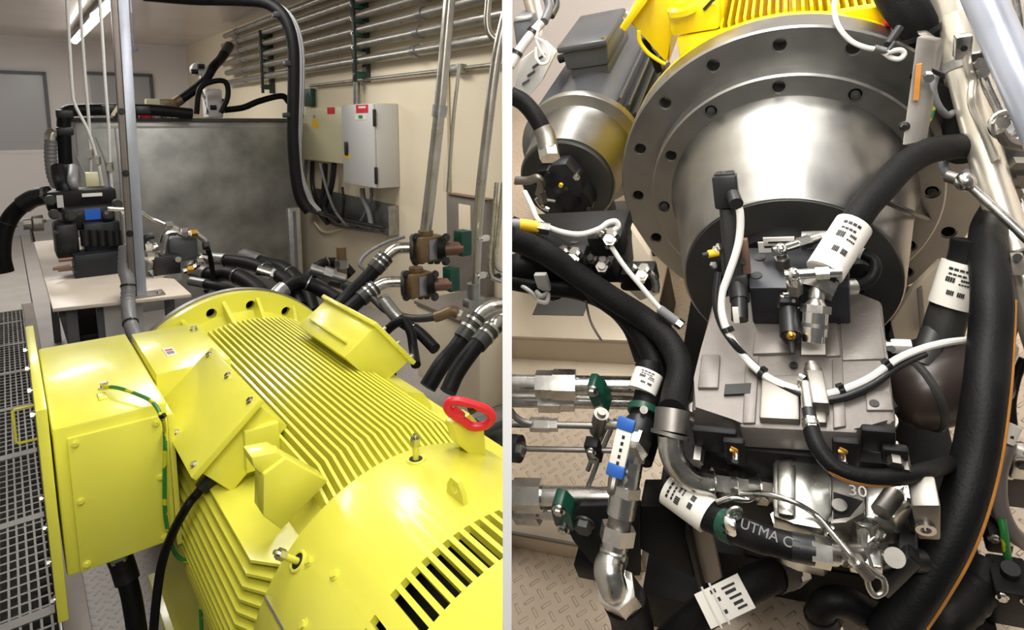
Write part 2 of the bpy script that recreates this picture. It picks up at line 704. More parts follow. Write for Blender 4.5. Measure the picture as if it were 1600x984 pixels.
# walkway grating: load bars along U, cross rods along W
mb = MB()
for k in range(48):
    v = -1.42 + k * .030
    mb.lbox(.9, 7.4, v, v + .008, -.035, 0)
for k in range(104):
    u = .95 + k * .0625
    mb.lbox(u, u + .011, -1.42, .005, -.02, -.001)
for k in range(9):
    u = 1.2 + k * .72
    mb.lbox(u, u + .05, -1.42, .005, -.03, .002)
struct('floor_grating', mb, 'grate')

# two panelled doors in the far wall
for i, (x0, y0, x1, y1) in enumerate(((-60, 113, 84, 300), (140, 117, 246, 300))):
    a, b = uv(Lu(x0, y0, BACK_U)), uv(Lu(x1, y1, BACK_U))
    mb = MB(); mb.lbox(BACK_U - .04, BACK_U, a[1], b[1], 0, a[2])
    d = struct('door_%d' % (i + 1), mb, 'panel_door')
    mb = MB()
    mb.lbox(BACK_U - .07, BACK_U - .01, a[1] - .04, b[1] + .03, a[2], a[2] + .05)
    mb.lbox(BACK_U - .07, BACK_U - .01, b[1], b[1] + .05, 0, a[2] + .05)
    build('door_frame', mb, 'frame_grey', d)
    mb = MB()
    z = uv(Lu(40, 234, BACK_U))[2]
    mb.lbox(BACK_U - .06, BACK_U - .01, a[1], b[1], z - .05, z)
    mb.lbox(BACK_U - .055, BACK_U - .01, a[1], b[1], z - .75, z - .7)
    build('door_rail', mb, 'white', d)
    mb = MB(); mb.lbox(BACK_U - .05, BACK_U - .01, a[1], b[1] - .05, z - 1.1, z - .05)
    build('lower_panel', mb, 'white', d)

# strip light
t = thing('strip_light', 'glowing fluorescent strip light on the ceiling above the far doors', 'light', P(150, 30, 6.2))
p0, p1 = onplane(118, 62, Z * (CEIL_Z - .12), Z), onplane(178, -2, Z * (CEIL_Z - .12), Z)
d = (p1 - p0).normalized(); sd = d.cross(Z)
mb = MB(); mb.box((p0 + p1) / 2 + Z * .03 , d * ((p1 - p0).length / 2 + .02), sd * .05, Z * .03, .008)
build('housing', mb, 'lamp_house', t)
mb = MB(); mb.cyl(p0 + sd * .01 - Z * .015, p1 + sd * .01 - Z * .015, .045, seg=16)
build('lamp_tube', mb, 'lamp', t)
# hanging hook lamp / drop hook beside the pole
mb = MB()
q = P(206, 48, 5.6)
mb.tube([P(206, 20, 5.6), P(207, 40, 5.6), P(208, 62, 5.6), P(209, 72, 5.6)], .008, 8)
mb.tube([P(206, 52, 5.6), P(204, 66, 5.6), P(209, 78, 5.6), P(215, 76, 5.6)], .014, 8)
mb.tube([P(206, 20, 5.6), V3((P(206, 20, 5.6).x, 5.6, CEIL_Z + .001))], .006, 6, smooth=False)
single('hook', mb, 'pole', 'small grey hook on a wire hanging from the ceiling beside the pole', 'hook')

# ---- oil tank
TU = 6.6
a, b = uv(Lu(116, 184, TU)), uv(Lu(457, 183, TU))
tv0, tv1, tz = a[1], b[1], a[2]
t = thing('oil_tank', 'big mottled stainless oil tank with a dark top rim behind the table', 'tank', L(TU + .8, (tv0 + tv1) / 2, 0))
mb = MB(); mb.lbox(TU, TU + 1.5, tv0, tv1, .0, tz - .03, .006)
build('tank_shell', mb, 'tank', t)
mb = MB(); mb.lbox(TU - .03, TU + 1.53, tv0 - .03, tv1 + .03, tz - .03, tz)
build('lid', mb, 'steel_dark', t)
mb = MB(); mb.lbox(TU - .004, TU + .002, tv0 + .04, tv1 - .04, tz - .09, tz - .07)
build('weld_seam', mb, 'tank', t)
q = Lu(230, 183, TU + .3); q.z = tz
for k, (px, hgt, mm) in enumerate(((229, .13, 'red'), (205, .05, 'steel_dark'))):
    q = Lu(px, 183, TU + .35); q.z = tz
    mb = MB(); mb.lathe(q, Z, [(0, .06), (.03, .06), (.035, .03), (hgt - .06, .03), (hgt - .05, .055), (hgt, .05)], 20)
    build('breather_cap' if k == 0 else 'filler_cap', mb, mm, t, label='red breather cap' if k == 0 else None)

# fittings and hoses on the tank top
TT = TU + .35
def tt(px, py, du=.35):
    return Lu(px, py, TU + du)
hose('black_hose', 'black hose rising from the tank top to the end of the wall pipes', 'hose', [tt(262, 168), tt(290, 150), tt(318, 128), tt(333, 105), tt(345, 92, .6), tt(358, 72, .9)], .045, ends=[(0, .12, .05, 'brown'), (-1, .2, .05, 'steel_dark')])
hose('black_hose', 'thin black hose looping over the white valve box on the tank', 'hose', [tt(307, 178, .1), tt(312, 140, .1), tt(330, 128, .1), tt(352, 128, .1), tt(356, 150, .1), tt(345, 176, .1)], .025)
hose('black_hose', 'black hose lying along the rear of the tank top to the right corner', 'hose', [tt(350, 172), tt(380, 168), tt(405, 158), tt(440, 150), tt(452, 160)], .032)
t = thing('valve_box', 'white valve box with black fittings standing on the tank', 'valve', tt(330, 184))
mb = MB(); ubox(mb, TU + .5, 322, 138, 350, 184, .2, .02)
build('valve_body', mb, 'white', t)
mb = MB(); q = tt(312, 108, .55); mb.cyl(q, q + U * .12, .07, seg=24); mb.cyl(q - U * .01, q + U * .01, .05, seg=24)
build('gauge', mb, 'white', t)
mb = MB(); q = tt(312, 108, .55); mb.tube([q - Z * .07, q - Z * .2, tt(322, 160, .55), tt(324, 178, .5)], .014, 8)
build('gauge_stem', mb, 'zinc', t)
for px, py in ((304, 112), (314, 104), (333, 168), (352, 158), (298, 146)):
    q = tt(px, py, .5)
    mb = MB(); mb.cyl(q - W * .03, q + W * .03, .025, seg=14)
    build('fitting', mb, 'black', t)
for i, (px, c) in enumerate(((186, 'black'), (244, 'cab_cream'), (262, 'brown'))):
    q = Lu(px, 184, TU + .3); q.z = tz
    t = thing('tank_fitting', ['black angled vent elbow on the tank lid behind the pole', 'cream valve on the tank lid beside the red cap', 'brown pump head on the tank lid where the hose starts'][i], 'fitting', q)
    if i == 0:
        mb = MB(); mb.tube([q, q + Z * .08, q + Z * .14 + W * .05, q + Z * .2 + W * .06], .025, 10)
        build('elbow', mb, c, t)
        mb = MB(); mb.cyl(q, q + Z * .02, .05); build('base_ring', mb, 'steel_dark', t)
    else:
        mb = MB(); mb.lathe(q, Z, [(0, .05), (.02, .05), (.02, .03), (.06, .03), (.06, .045), (.1, .045)], 16)
        build('stem', mb, 'zinc', t)
        mb = MB(); mb.box(q + Z * .13, U * .06, W * .08, Z * .05, .012); build('body', mb, c, t)
# black pipe run across the tank top and down its left end
PU = TU - .12
def pu(px, py):
    return Lu(px, py, PU)
t = thing('black_pipe', 'thick black insulated pipe along the tank rim and down its left end', 'pipe', pu(104, 300))
mb = MB(); mb.tube([pu(300, 178), pu(240, 172), pu(180, 171), pu(125, 172), pu(105, 174), pu(100, 185), pu(101, 230), pu(106, 300)], .05, 12)
build('pipe_run', mb, 'rubber', t)
for q in (pu(101, 178), pu(101, 205), pu(104, 262), pu(170, 171), pu(222, 172)):
    mb = MB(); mb.box(q, U * .05, W * .06, Z * .035, .01); build('clamp', mb, 'black', t)
hose('grey_hose', 'grey ribbed hose hanging beside the black pipe at the tank end', 'hose', [pu(84, 206), pu(80, 215), pu(79, 245), pu(83, 275), pu(92, 292), pu(100, 298)], .045, m='greycable', corr=.06, ends=[(0, .06, .05, 'zinc')])
hose('grey_hose', 'slim white drain tube in front of the tank end', 'hose', [pu(92, 217), pu(95, 250), pu(98, 285), pu(101, 302)], .016, m='whiteplastic')

# three thin hanging conduits
hang = (([(104, -12, 4.4), (108, 60, 4.4), (113, 140, 4.4), (118, 165, 4.4), (138, 205, 4.4), (152, 250, 4.4), (160, 290, 4.4)], 'thin cream conduit from the ceiling, outermost of three, bent at the tank rim'),
        ([(124, -12, 4.5), (128, 50, 4.5), (133, 120, 4.5), (139, 190, 4.5), (141, 240, 4.5), (142, 288, 4.5)], 'thin cream conduit from the ceiling, middle one of three, passing the lamp'),
        ([(155, -12, 4.4), (160, 60, 4.4), (165, 140, 4.4), (170, 200, 4.4), (172, 260, 4.4), (175, 300, 4.4)], 'thin cream conduit from the ceiling, the one of three next to the pole'))
for pts, lab in hang:
    t = thing('thin_conduit', lab, 'conduit', P(*pts[-1]), 'thin conduits hanging from the ceiling')
    mb = MB(); mb.tube([P(*q) for q in pts], .0105, 8)
    build('tube', mb, 'cab_grey', t)
    q = P(*pts[-2])
    mb = MB(); mb.hexa(q - Z * .03, q + Z * .03, .022); build('coupling', mb, 'zinc', t)
hose('thin_conduit', 'thin cream branch tube sloping up to the pole above the table', 'conduit', [(176, 180, 4.4), (187, 163, 4.4), (191, 158, 4.4)], .012, m='cream')
for i, (pts, lab) in enumerate((([(150, 215, 4.4), (165, 255, 4.4), (173, 300, 4.4)], 'first thin grey sensor wire in front of the tank'), ([(120, 245, 4.4), (132, 270, 4.4), (143, 278, 4.4)], 'curled thin wire near the tank end'), ([(180, 200, 4.4), (186, 260, 4.4), (190, 310, 4.4)], 'thin straight wire close beside the pole'))):
    hose('sensor_wire', lab, 'wire', pts, .006, m='greycable')
q = P(146, 280, 4.4)
t = thing('junction_block', 'pale junction block on the thin conduits above the valve manifold', 'junction box', q - Z * .06)
mb = MB(); mb.box(q, U * .03, W * .05, Z * .05, .008); build('body', mb, 'cab_cream', t)
mb = MB(); mb.cyl(q - Z * .05, q - Z * .08, .02); build('gland', mb, 'zinc', t)

# ---- table and what stands on it
tz0 = .8
t = thing('machine_table', 'beige steel table carrying the black valve manifold and the pole', 'table', L(4.4, .4, 0))
c = [Lz(82, 482, tz0), Lz(299, 459, tz0), Lz(272, 438, tz0)]
u0 = uv(c[0])[0]; v0 = uv(c[0])[1]; v1 = uv(c[1])[1]; ub = uv(c[2])[0]
uN = uv(c[1])[0]
poly = [L(u0, v0, tz0 - .02), L(uN, v1, tz0 - .02), L(ub + .05, v1, tz0 - .02), L(ub + .35, v0 + .4, tz0 - .02), L(6.3, v0 + .34, tz0 - .02), L(6.3, v0, tz0 - .02)]
mb = MB(); mb.prism(poly, Z * .02, .004); build('table_top', mb, 'deck', t)
mb = MB(); mb.lbox(u0 + .12, u0 + .16, v0 + .23, v0 + .42, .02, tz0 - .02, .006); build('pedestal', mb, 'cab_grey', t)
for v, u in ((v0 + .06, u0 + .1), (v0 + .2, u0 + .14), (v0 + .55, u0 + .2), (v0 + .06, 6.1), (v0 + .28, 6.1)):
    mb = MB(); mb.lbox(u, u + .05, v, v + .05, 0, tz0 - .02, .004); build('leg', mb, 'frame_grey', t)
mb = MB(); mb.lbox(u0 + .15, 6.2, v0 + .03, v0 + .07, tz0 - .09, tz0 - .021); build('side_rail', mb, 'frame_grey', t)
mb = MB(); mb.lbox(u0 + .3, 5.9, v0 + .1, v0 + .42, .25, .55, .02); build('lower_tray', mb, 'cast_dark', t)

# valve manifold
MU = uv(Lz(115, 436, tz0))[0]
t = thing('valve_manifold', 'black hydraulic valve manifold with a blue label on the beige table', 'valve manifold', L(MU + .1, uv(Lu(140, 436, MU))[1], tz0))
mb = MB(); ubox(mb, MU, 115, 400, 194, 435, .22, .006); build('sump_block', mb, 'black_block', t)
mb = MB(); ubox(mb, MU + .12, 130, 350, 192, 402, .25, .008); build('main_block', mb, 'black_block', t)
mb = MB(); ubox(mb, MU + .1, 84, 352, 126, 402, .25, .02); build('pump_end', mb, 'black', t)
mb = MB(); ubox(mb, MU + .2, 96, 326, 182, 356, .25, .02); build('valve_bank', mb, 'black', t)
mb = MB(); ubox(mb, MU + .3, 72, 300, 184, 326, .25, .02); build('top_bank', mb, 'cast_dark', t)
mb = MB(); ubox(mb, MU + .185, 132, 328, 158, 342, .02); build('label_plate', mb, 'bluelab', t, label='blue label')
mb = MB(); ubox(mb, MU + .27, 88, 306, 100, 324, .03); build('tag', mb, 'cab_grey', t)
mb = MB(); ubox(mb, MU + .28, 128, 303, 160, 306, .03); build('tag', mb, 'whitelab', t)
for px in (134, 147, 160, 173, 184):
    q = Lu(px, 372, MU + .1)
    mb = MB(); mb.cyl(q + U * .02 - Z * .05, q + U * .02 + Z * .05, .028, seg=16); build('solenoid', mb, 'black', t)
for px, py in ((84, 334), (78, 312), (110, 336), (168, 334), (182, 318)):
    q = Lu(px, py, MU + .18)
    mb = MB(); mb.cyl(q, q - U * .05, .03, seg=16); mb.hexa(q - U * .04, q - U * .07, .02); build('port_fitting', mb, 'steel_dark', t)
for px, py in ((124, 333), (166, 332), (88, 362), (69, 345)):
    q = Lu(px, py, MU + .08)
    mb = MB(); mb.hexa(q, q - U * .02, .012); build('plug', mb, 'chrome', t)
for px, py in ((107, 405), (98, 418), (106, 420)):
    q = Lu(px, py, MU + .05)
    mb = MB(); mb.cyl(q - W * .05, q + W * .04, .012, seg=12); build('copper_plug', mb, 'copper', t)
q = Lu(68, 348, MU + .2)
mb = MB(); mb.lathe(q, -W, [(0, .05), (.05, .05), (.06, .035), (.1, .035)], 20); build('filter_cap', mb, 'steel_dull', t)
mb = MB(); q = Lu(50, 352, MU + .25); mb.tube([Lu(52, 378, MU + .25), Lu(48, 355, MU + .25), Lu(56, 342, MU + .25), Lu(66, 338, MU + .25)], .012, 8); build('sensor_lead', mb, 'zinc', t)
hose('black_hose', 'thick black hose curving down to the floor left of the valve manifold', 'hose', [Lu(72, 305, MU + .4), Lu(48, 312, MU + .45), Lu(20, 335, MU + .5), Lu(6, 365, MU + .5), Lu(3, 400, MU + .5), Lu(8, 425, MU + .5)], .05, ends=[(0, .14, .058, 'black')], ties=(.5,))
hose('black_hose', 'black hose dropping from the tank end into the manifold top', 'hose', [Lu(90, 262, 5.2), Lu(93, 280, 5.1), Lu(100, 296, 5.0), Lu(106, 302, MU + .5)], .04)
hose('black_hose', 'second black hose entering the manifold top beside the thin conduits', 'hose', [Lu(114, 262, 5.2), Lu(113, 284, 5.0), Lu(116, 302, MU + .45)], .03, m='greycable')
t = thing('terminal_unit', 'small grey ribbed terminal box standing between manifold and pole', 'junction box', Lz(200, 425, tz0))
mb = MB(); ubox(mb, MU - .02, 190, 332, 207, 382, .1, .004); build('cover', mb, 'cab_grey', t)
mb = MB()
for k in range(3):
    ubox(mb, MU - .025, 193 + k * 4.5, 335, 194.5 + k * 4.5, 379, .01)
build('rib', mb, 'galv', t)
mb = MB(); ubox(mb, MU + .01, 195, 382, 203, 430, .03); build('stand', mb, 'black', t)

# small valve assembly right of the pole
q0 = Lz(262, 432, tz0); AU = uv(q0)[0]
t = thing('pump_unit', 'small dark valve block with bright plated fittings right of the pole', 'valve', q0)
mb = MB(); ubox(mb, AU, 242, 402, 284, 432, .12, .008); build('valve_block', mb, 'black', t)
mb = MB(); ubox(mb, AU + .08, 262, 372, 312, 406, .14, .03); build('motor_can', mb, 'frame_grey', t)
mb = MB(); ubox(mb, AU - .01, 240, 432, 286, 438, .2); build('base_plate', mb, 'zinc', t)
q = Lu(277, 404, AU); mb = MB(); mb.cyl(q, q - U * .03, .018, seg=16); build('end_cap', mb, 'chrome', t)
for i, (pts, r_, mm) in enumerate((([(253, 398), (256, 376), (262, 364), (275, 362)], .024, 'chrome'), ([(262, 352), (272, 356), (290, 366), (308, 366)], .026, 'zinc'), ([(308, 366), (320, 376), (324, 388)], .018, 'zinc'), ([(286, 424), (304, 416), (314, 402), (322, 404)], .026, 'chrome'), ([(228, 378), (238, 386), (246, 384)], .022, 'zinc'), ([(226, 400), (238, 408), (236, 420)], .02, 'zinc'), ([(240, 368), (228, 372), (226, 390)], .02, 'black'))):
    mb = MB(); mb.tube([Lu(x, y, AU + .06) for x, y in pts], r_, 10); build('fitting', mb, mm, t)
for px, py, mm in ((264, 352, 'chrome'), (303, 364, 'brass'), (297, 420, 'brass'), (312, 408, 'chrome'), (322, 384, 'black'), (232, 386, 'zinc'), (236, 400, 'chrome'), (288, 362, 'chrome')):
    q = Lu(px, py, AU + .03); mb = MB(); mb.hexa(q - W * .018, q + W * .018, .026); build('fitting_nut', mb, mm, t)
hose('steel_tube', 'thin silver tube running from the pole down to the small valve block', 'tube', [Lu(168, 326, AU + .1), Lu(215, 330, AU + .1), Lu(240, 343, AU + .1), Lu(262, 353, AU + .06)], .014, m='zinc')
hose('black_hose', 'thin black lead hanging from the small valve block to the floor', 'hose', [Lu(325, 390, AU + .06), Lu(330, 410, AU + .1), Lu(332, 440, AU + .2), Lu(322, 455, AU + .3)], .016)

# pole and flexible conduit
pb = Lz(221, 462, tz0); pu_, pv_, _ = uv(pb)
ptop = P(190.5, -14, pb.y)
t = thing('strut_pole', 'tall pale blue-grey steel pole bolted to the beige table', 'pole', pb)
dd = (ptop - pb).normalized()
mb = MB(); mb.box((pb + ptop) / 2, dd * ((ptop - pb).length / 2), W * .024, U * .022, .003); build('post', mb, 'pole', t)
mb = MB(); mb.box((pb + ptop) / 2 - W * .040, dd * ((ptop - pb).length / 2), W * .014, U * .02, .003); build('side_channel', mb, 'beam', t)
mb = MB(); mb.box(pb + Z * .004 + W * .02, U * .06, W * .09, Z * .004, .001); build('base_plate', mb, 'steel_dull', t)
for s in (-.04, .085):
    bolt(t, pb + Z * .008 + W * s - U * .02, Z, .012, .012)
for f in (.22, .42, .62):
    q = pb.lerp(ptop, f) - W * .04
    bolt(t, q - U * .026, -U, .012, .012, 'black')
q = [P(196, 385, 3.45), P(195, 420, 3.4), P(200, 440, 3.35), P(200, 470, 3.3), P(204, 505, 3.2), P(214, 530, 3.1)]
hose('flexible_conduit', 'grey ribbed flexible conduit strapped to the foot of the pole', 'conduit', q, .034, m='greycable', corr=.05, ties=(.45, .8))

# thick cable conduit arching over the tank corner
t = thing('cable_conduit', 'thick black cable conduit arching from the ceiling down the tank corner', 'conduit', P(478, 345, 5.0))
def cq(px, py, y=5.0):
    return P(px, py, y)
mb = MB(); mb.tube([cq(225, -8), cq(300, -2), cq(380, 0), cq(420, 6), cq(446, 30), cq(458, 70), cq(459, 130), cq(458, 210), cq(462, 270), cq(470, 310), cq(484, 330)], .046, 14)
build('sleeve', mb, 'rubber', t)
for k in range(2):
    mb = MB(); o_ = W * (.03 + .018 * k) - U * .02
    mb.tube([cq(300, -4) + o_, cq(380, -2) + o_, cq(422, 6) + o_, cq(448, 30) + o_, cq(461, 70) + o_, cq(463, 130) + o_, cq(463, 250) + o_ * .6, cq(474, 308) + o_, cq(490, 330) + o_], .012, 8)
    build('cable', mb, 'greycable', t)
for q in (cq(342, -2), cq(442, 24), cq(459, 100), cq(458, 180)):
    mb = MB(); mb.box(q, U * .03, W * .075, Z * .02, .006); build('cable_tie', mb, 'black', t)
t = thing('steel_post', 'short galvanised steel post at the right corner of the tank', 'post', Lz(466, 520, 0))
pp = P(464, 420, 5.2)
mb = MB(); mb.lbox(uv(pp)[0], uv(pp)[0] + .05, uv(pp)[1] - .05, uv(pp)[1] + .05, 0, P(464, 325, 5.2).z, .004); build('channel', mb, 'galv', t)
mb = MB(); mb.lbox(uv(pp)[0] - .004, uv(pp)[0] + .01, uv(pp)[1] - .012, uv(pp)[1] + .012, .0, P(464, 330, 5.2).z); build('slot_strip', mb, 'frame_grey', t)
mb = MB(); mb.lbox(uv(pp)[0] - .07, uv(pp)[0] + .08, uv(pp)[1] - .07, uv(pp)[1] + .07, 0, .012, .002); build('foot', mb, 'galv', t)

# wall pipes and their clamps
PV = WALL_V - .09
ref = Lv(548, 5, PV)
uL = uv(Lv(352, 60, PV))[0]
names = ['uppermost', 'second', 'third', 'fourth', 'fifth']
for k, py in enumerate((-18, 5, 28, 50, 73, 97)):
    q = Lv(548, py, PV)
    uq, _, zq = uv(q)
    r_ = .04 if k not in (0,) else .035
    mb = MB(); mb.cyl(L(2.2, PV, zq), L(uL + .1 * (k % 2), PV, zq), r_, seg=18)
    t = thing('wall_pipe', ['%s galvanised pipe from the top of the bank on the cream wall' % n for n in ('uppermost', 'second', 'third', 'fourth', 'fifth', 'lowest thick')][k], 'pipe', L(uL, PV, zq - r_), 'parallel pipes on the cream wall')
    build('tube', mb, 'conduit', t)
    for uu in (uL - .6 - .06 * k, 4.1 + .05 * k):
        mb = MB(); mb.cyl(L(uu, PV, zq), L(uu + .07, PV, zq), r_ * 1.25, seg=16); build('coupling', mb, 'galv', t)
q = Lv(548, 126, PV)
t = thing('wall_pipe', 'thin pipe below the bank of pipes on the cream wall', 'pipe', L(3, PV, uv(q)[2]))
mb = MB(); mb.cyl(L(2.2, PV + .04, uv(q)[2]), L(uv(Lv(480, 140, PV))[0], PV + .04, uv(q)[2]), .016, seg=12); build('tube', mb, 'conduit', t)
mb = MB(); qq = Lv(718, 96, PV + .04); mb.box(L(uv(qq)[0], PV + .03, uv(q)[2]), U * .07, W * .03, Z * .03, .01); build('tee', mb, 'galv', t)
for i, (px, y0, y1) in enumerate(((405, 47, 146), (549, -25, 128))):
    a_, b_ = uv(Lv(px, y0, PV - .05)), uv(Lv(px, y1, PV - .05))
    t = thing('pipe_clamp', ['black clamp stack holding the wall pipes above the tank', 'tall dark clamp stack holding the wall pipes above the cabinets'][i], 'clamp', L(a_[0], PV, b_[2]))
    mb = MB(); mb.lbox(a_[0] - .03, a_[0] + .03, PV - .055, PV - .035, b_[2], a_[2], .004); build('cover_strip', mb, 'black', t)
    mb = MB(); mb.lbox(a_[0] - .04, a_[0] + .04, PV + .045, WALL_V - .001, b_[2], a_[2]); build('rail', mb, 'steel_dark', t)
    nk = 5 if i == 0 else 7
    for k in range(nk):
        z = b_[2] + (a_[2] - b_[2]) * (k + .5) / nk
        mb = MB(); mb.lbox(a_[0] - .035, a_[0] + .035, PV - .045, PV + .05, z - .03, z + .03, .008); build('clamp_block', mb, 'green', t)
        bolt(t, L(a_[0], PV - .055, z), -W, .012, .012)
mb = MB(); vbox(mb, WALL_V - .06, 474, 139, 486, 166, .05, .006)
t = single('pipe_clamp', mb, 'green', 'small green clamp on the wall above the cream cabinet', 'clamp')
bolt(t, Lv(480, 146, WALL_V - .06), -W, .014, .012)

# cabinets
t = thing('electrical_cabinet', 'grey electrical cabinet with a black latch on the cream wall', 'cabinet', L(4.9, 2.5, 1.2))
cv = 2.645 - .23
a_, b_ = uv(Lv(583, 161, cv)), uv(Lv(537, 291, cv))
cz1, cz0 = a_[2], uv(Lv(583, 294, cv))[2]
cu0, cu1 = a_[0], b_[0]
mb = MB(); mb.lbox(cu0, cu1, cv + .02, WALL_V - .002, cz0, cz1, .006); build('body', mb, 'cab_grey', t)
mb = MB(); mb.lbox(cu0 + .004, cu1 - .004, cv, cv + .018, cz0 + .004, cz1 - .004, .005); dr = build('door', mb, 'cab_grey', t)
mb = MB(); q = Lv(542, 232, cv); mb.lbox(uv(q)[0] - .03, uv(q)[0] + .03, cv - .015, cv, uv(q)[2] - .06, uv(q)[2] + .06, .012); build('latch', mb, 'black', dr, label='black latch')
for py in (184, 274):
    q = Lv(583, py, cv); mb = MB(); mb.lbox(cu0 - .012, cu0 + .012, cv - .004, cv + .02, uv(q)[2] - .07, uv(q)[2] + .07, .004); build('hinge', mb, 'black', t)
def wlab(par, x0, y0, x1, y1, v, mm, nm='label_plate'):
    mb = MB(); vbox(mb, v - .003, x0, y0, x1, y1, .0025); return build(nm, mb, mm, par)
wlab(dr, 556, 164, 575, 176, cv, 'red', 'warning_label')
wlab(dr, 554, 178, 572, 187, cv, 'whitelab', 'info_label')
wlab(dr, 560, 180, 566, 185, cv - .003, 'greenwire', 'logo_patch')
wlab(dr, 560, 166, 571, 169, cv - .003, 'whitelab', 'warning_stripe')
wlab(dr, 537, 239, 546, 247, cv, 'yellowlab', 'warning_label')
t = thing('electrical_cabinet', 'cream electrical cabinet with a yellow warning label beside the tank corner', 'cabinet', L(6, 2.55, 1.35))
ev_ = 2.645 - .15
a_, b_ = uv(Lv(530, 168, ev_)), uv(Lv(462, 172, ev_))
e0, e1 = cu1 + .03, b_[0] - .1
z1, z0 = uv(Lv(500, 168, ev_))[2], uv(Lv(500, 252, ev_))[2]
mb = MB(); mb.lbox(e0, e1, ev_ + .02, WALL_V - .002, z0, z1, .006); build('body', mb, 'cab_cream', t)
mb = MB(); mb.lbox(e0 + .004, e1 - .004, ev_, ev_ + .018, z0 + .004, z1 - .004, .005); dr = build('door', mb, 'cab_cream', t)
wlab(dr, 487, 187, 497, 200, ev_, 'yellowlab', 'warning_label')
wlab(dr, 511, 168, 523, 178, ev_, 'red', 'warning_label')
wlab(dr, 464, 170, 478, 180, ev_, 'whitelab', 'info_label')
mb = MB(); q = Lv(492, 182, ev_); mb.cyl(q, q - W * .012, .014, seg=16); build('lock', mb, 'zinc', dr)

q0, q1 = Lv(557, 128, WALL_V - .05), Lv(557, 160, WALL_V - .05)
hose('steel_tube', 'short dark conduit dropping from the clamp stack into the grey cabinet', 'conduit', [q0, q1 - Z * .03], .03, m='galv')

# cable tray below the cabinets
t = thing('cable_tray', 'perforated grey cable tray on the wall under the cabinets', 'cable tray', Lv(540, 370, WALL_V - .1))
tv = WALL_V - .10
a_ = uv(Lv(606, 322, tv)); b_ = uv(Lv(606, 368, tv)); far = uv(Lv(478, 310, tv))[0]
mb = MB(); mb.lbox(a_[0], far, WALL_V - .012, WALL_V - .004, b_[2], a_[2]); build('back_plate', mb, 'galv', t)
mb = MB(); mb.lbox(a_[0], far, tv, WALL_V - .012, b_[2], b_[2] + .008); build('floor_plate', mb, 'galv', t)
mb = MB(); mb.lbox(a_[0], far, tv, tv + .006, b_[2], b_[2] + .05); build('lip', mb, 'galv', t)
mb = MB(); mb.lbox(a_[0] - .008, a_[0], tv, WALL_V - .004, b_[2], a_[2]); build('end_plate', mb, 'galv', t)
for k in range(10):
    u = a_[0] + .08 + k * (far - a_[0] - .1) / 10
    mb = MB(); mb.lbox(u, u + .07, tv - .002, tv + .001, b_[2] + .018, b_[2] + .036); build('slot', mb, 'frame_grey', t)
cab = [([(488, 252), (488, 290), (498, 318), (520, 338), (560, 352)], .022, 'black'), ([(508, 256), (506, 300), (500, 330), (512, 348)], .028, 'black'), ([(522, 256), (518, 290), (508, 325), (530, 345)], .028, 'black'), ([(478, 250), (476, 285), (486, 318), (505, 338)], .018, 'greycable'),
       ([(500, 256), (512, 300), (524, 330), (540, 350)], .014, 'greycable'), ([(535, 292), (537, 315), (535, 340)], .012, 'black'), ([(566, 294), (568, 310), (576, 330), (580, 350)], .024, 'greycable'), ([(580, 294), (580, 310), (570, 335), (560, 352)], .016, 'greycable'), ([(512, 335), (545, 345), (580, 352), (600, 356)], .018, 'black'), ([(485, 320), (520, 350), (560, 358), (598, 362)], .016, 'greycable')]
labs = ['black cable drooping from the cream cabinet nearest the tank corner', 'thick black cable straight down from the cream cabinet', 'second thick black cable down from the cream cabinet edge', 'grey cable hugging the tank corner below the cream cabinet', 'thin grey cable slanting from the cream cabinet to the tray', 'thin black cable between the two cabinets', 'grey cable bundle dropping from the grey cabinet', 'slim grey cable dropping from the grey cabinet corner', 'black cable lying along the tray', 'grey cable lying along the tray bottom']
offs_ = (.045, .075, .125, .04, .16, .13, .09, .06, .145, .035)
for (pts, r_, mm), lab, of_ in zip(cab, labs, offs_):
    hose('cable', lab, 'cable', [Lv(x, y, WALL_V - of_) for x, y in pts], r_, m=mm, group='cables under the cabinets')
hose('cable', 'thin pale cable looping below the tray end', 'cable', [Lv(x, y, WALL_V - .03) for x, y in ((492, 348), (505, 362), (525, 360), (545, 352))], .012, m='cream')

# upright pipes in front of the wall
def upipe(pts, Y, r_, lab, mm='conduit', cps=()):
    t = thing('upright_pipe', lab, 'pipe', P(pts[-1][0], pts[-1][1], Y), 'upright pipes by the cream wall')
    pp = [P(x, y, Y) for x, y in pts]
    if pts[0][1] < 0:
        d = pp[0] - pp[1]
        pp.insert(0, pp[0] + d * ((CEIL_Z + .004 - pp[0].z) / d.z))
    mb = MB(); mb.tube(pp, r_, 14, n=6); build('tube', mb, mm, t)
    sp = spline(pp, 10)
    for f in cps:
        k = int(f * (len(sp) - 2)); d = (sp[k + 1] - sp[k]).normalized()
        mb = MB(); mb.cyl(sp[k] - d * .035, sp[k] + d * .035, r_ * 1.25, seg=16); build('coupling', mb, 'galv', t)
    return t
upipe([(703, -12), (688, 160), (676, 270), (665, 362)], 3.9, .036, 'thick upright pipe leading down into the upper brown valve', cps=(.55,))
upipe([(791, 20), (776, 90), (762, 200), (748, 330), (741, 470)], 3.2, .026, 'upright steel pipe nearest the white partition')
upipe([(764, -12), (761, 30), (765, 52), (778, 64), (783, 60)], 3.3, .017, 'hook shaped pipe bend at the upper edge by the partition')
upipe([(718, 100), (708, 190), (700, 300)], 4.0, .012, 'thin upright conduit dropping from the tee on the wall')
upipe([(776, 285), (770, 360), (765, 410), (768, 432), (784, 440)], 2.9, .010, 'first slim bent tube hooking towards the partition', mm='zinc')
upipe([(786, 285), (780, 350), (774, 405), (778, 420), (787, 424)], 2.9, .010, 'second slim bent tube hooking towards the partition', mm='zinc')
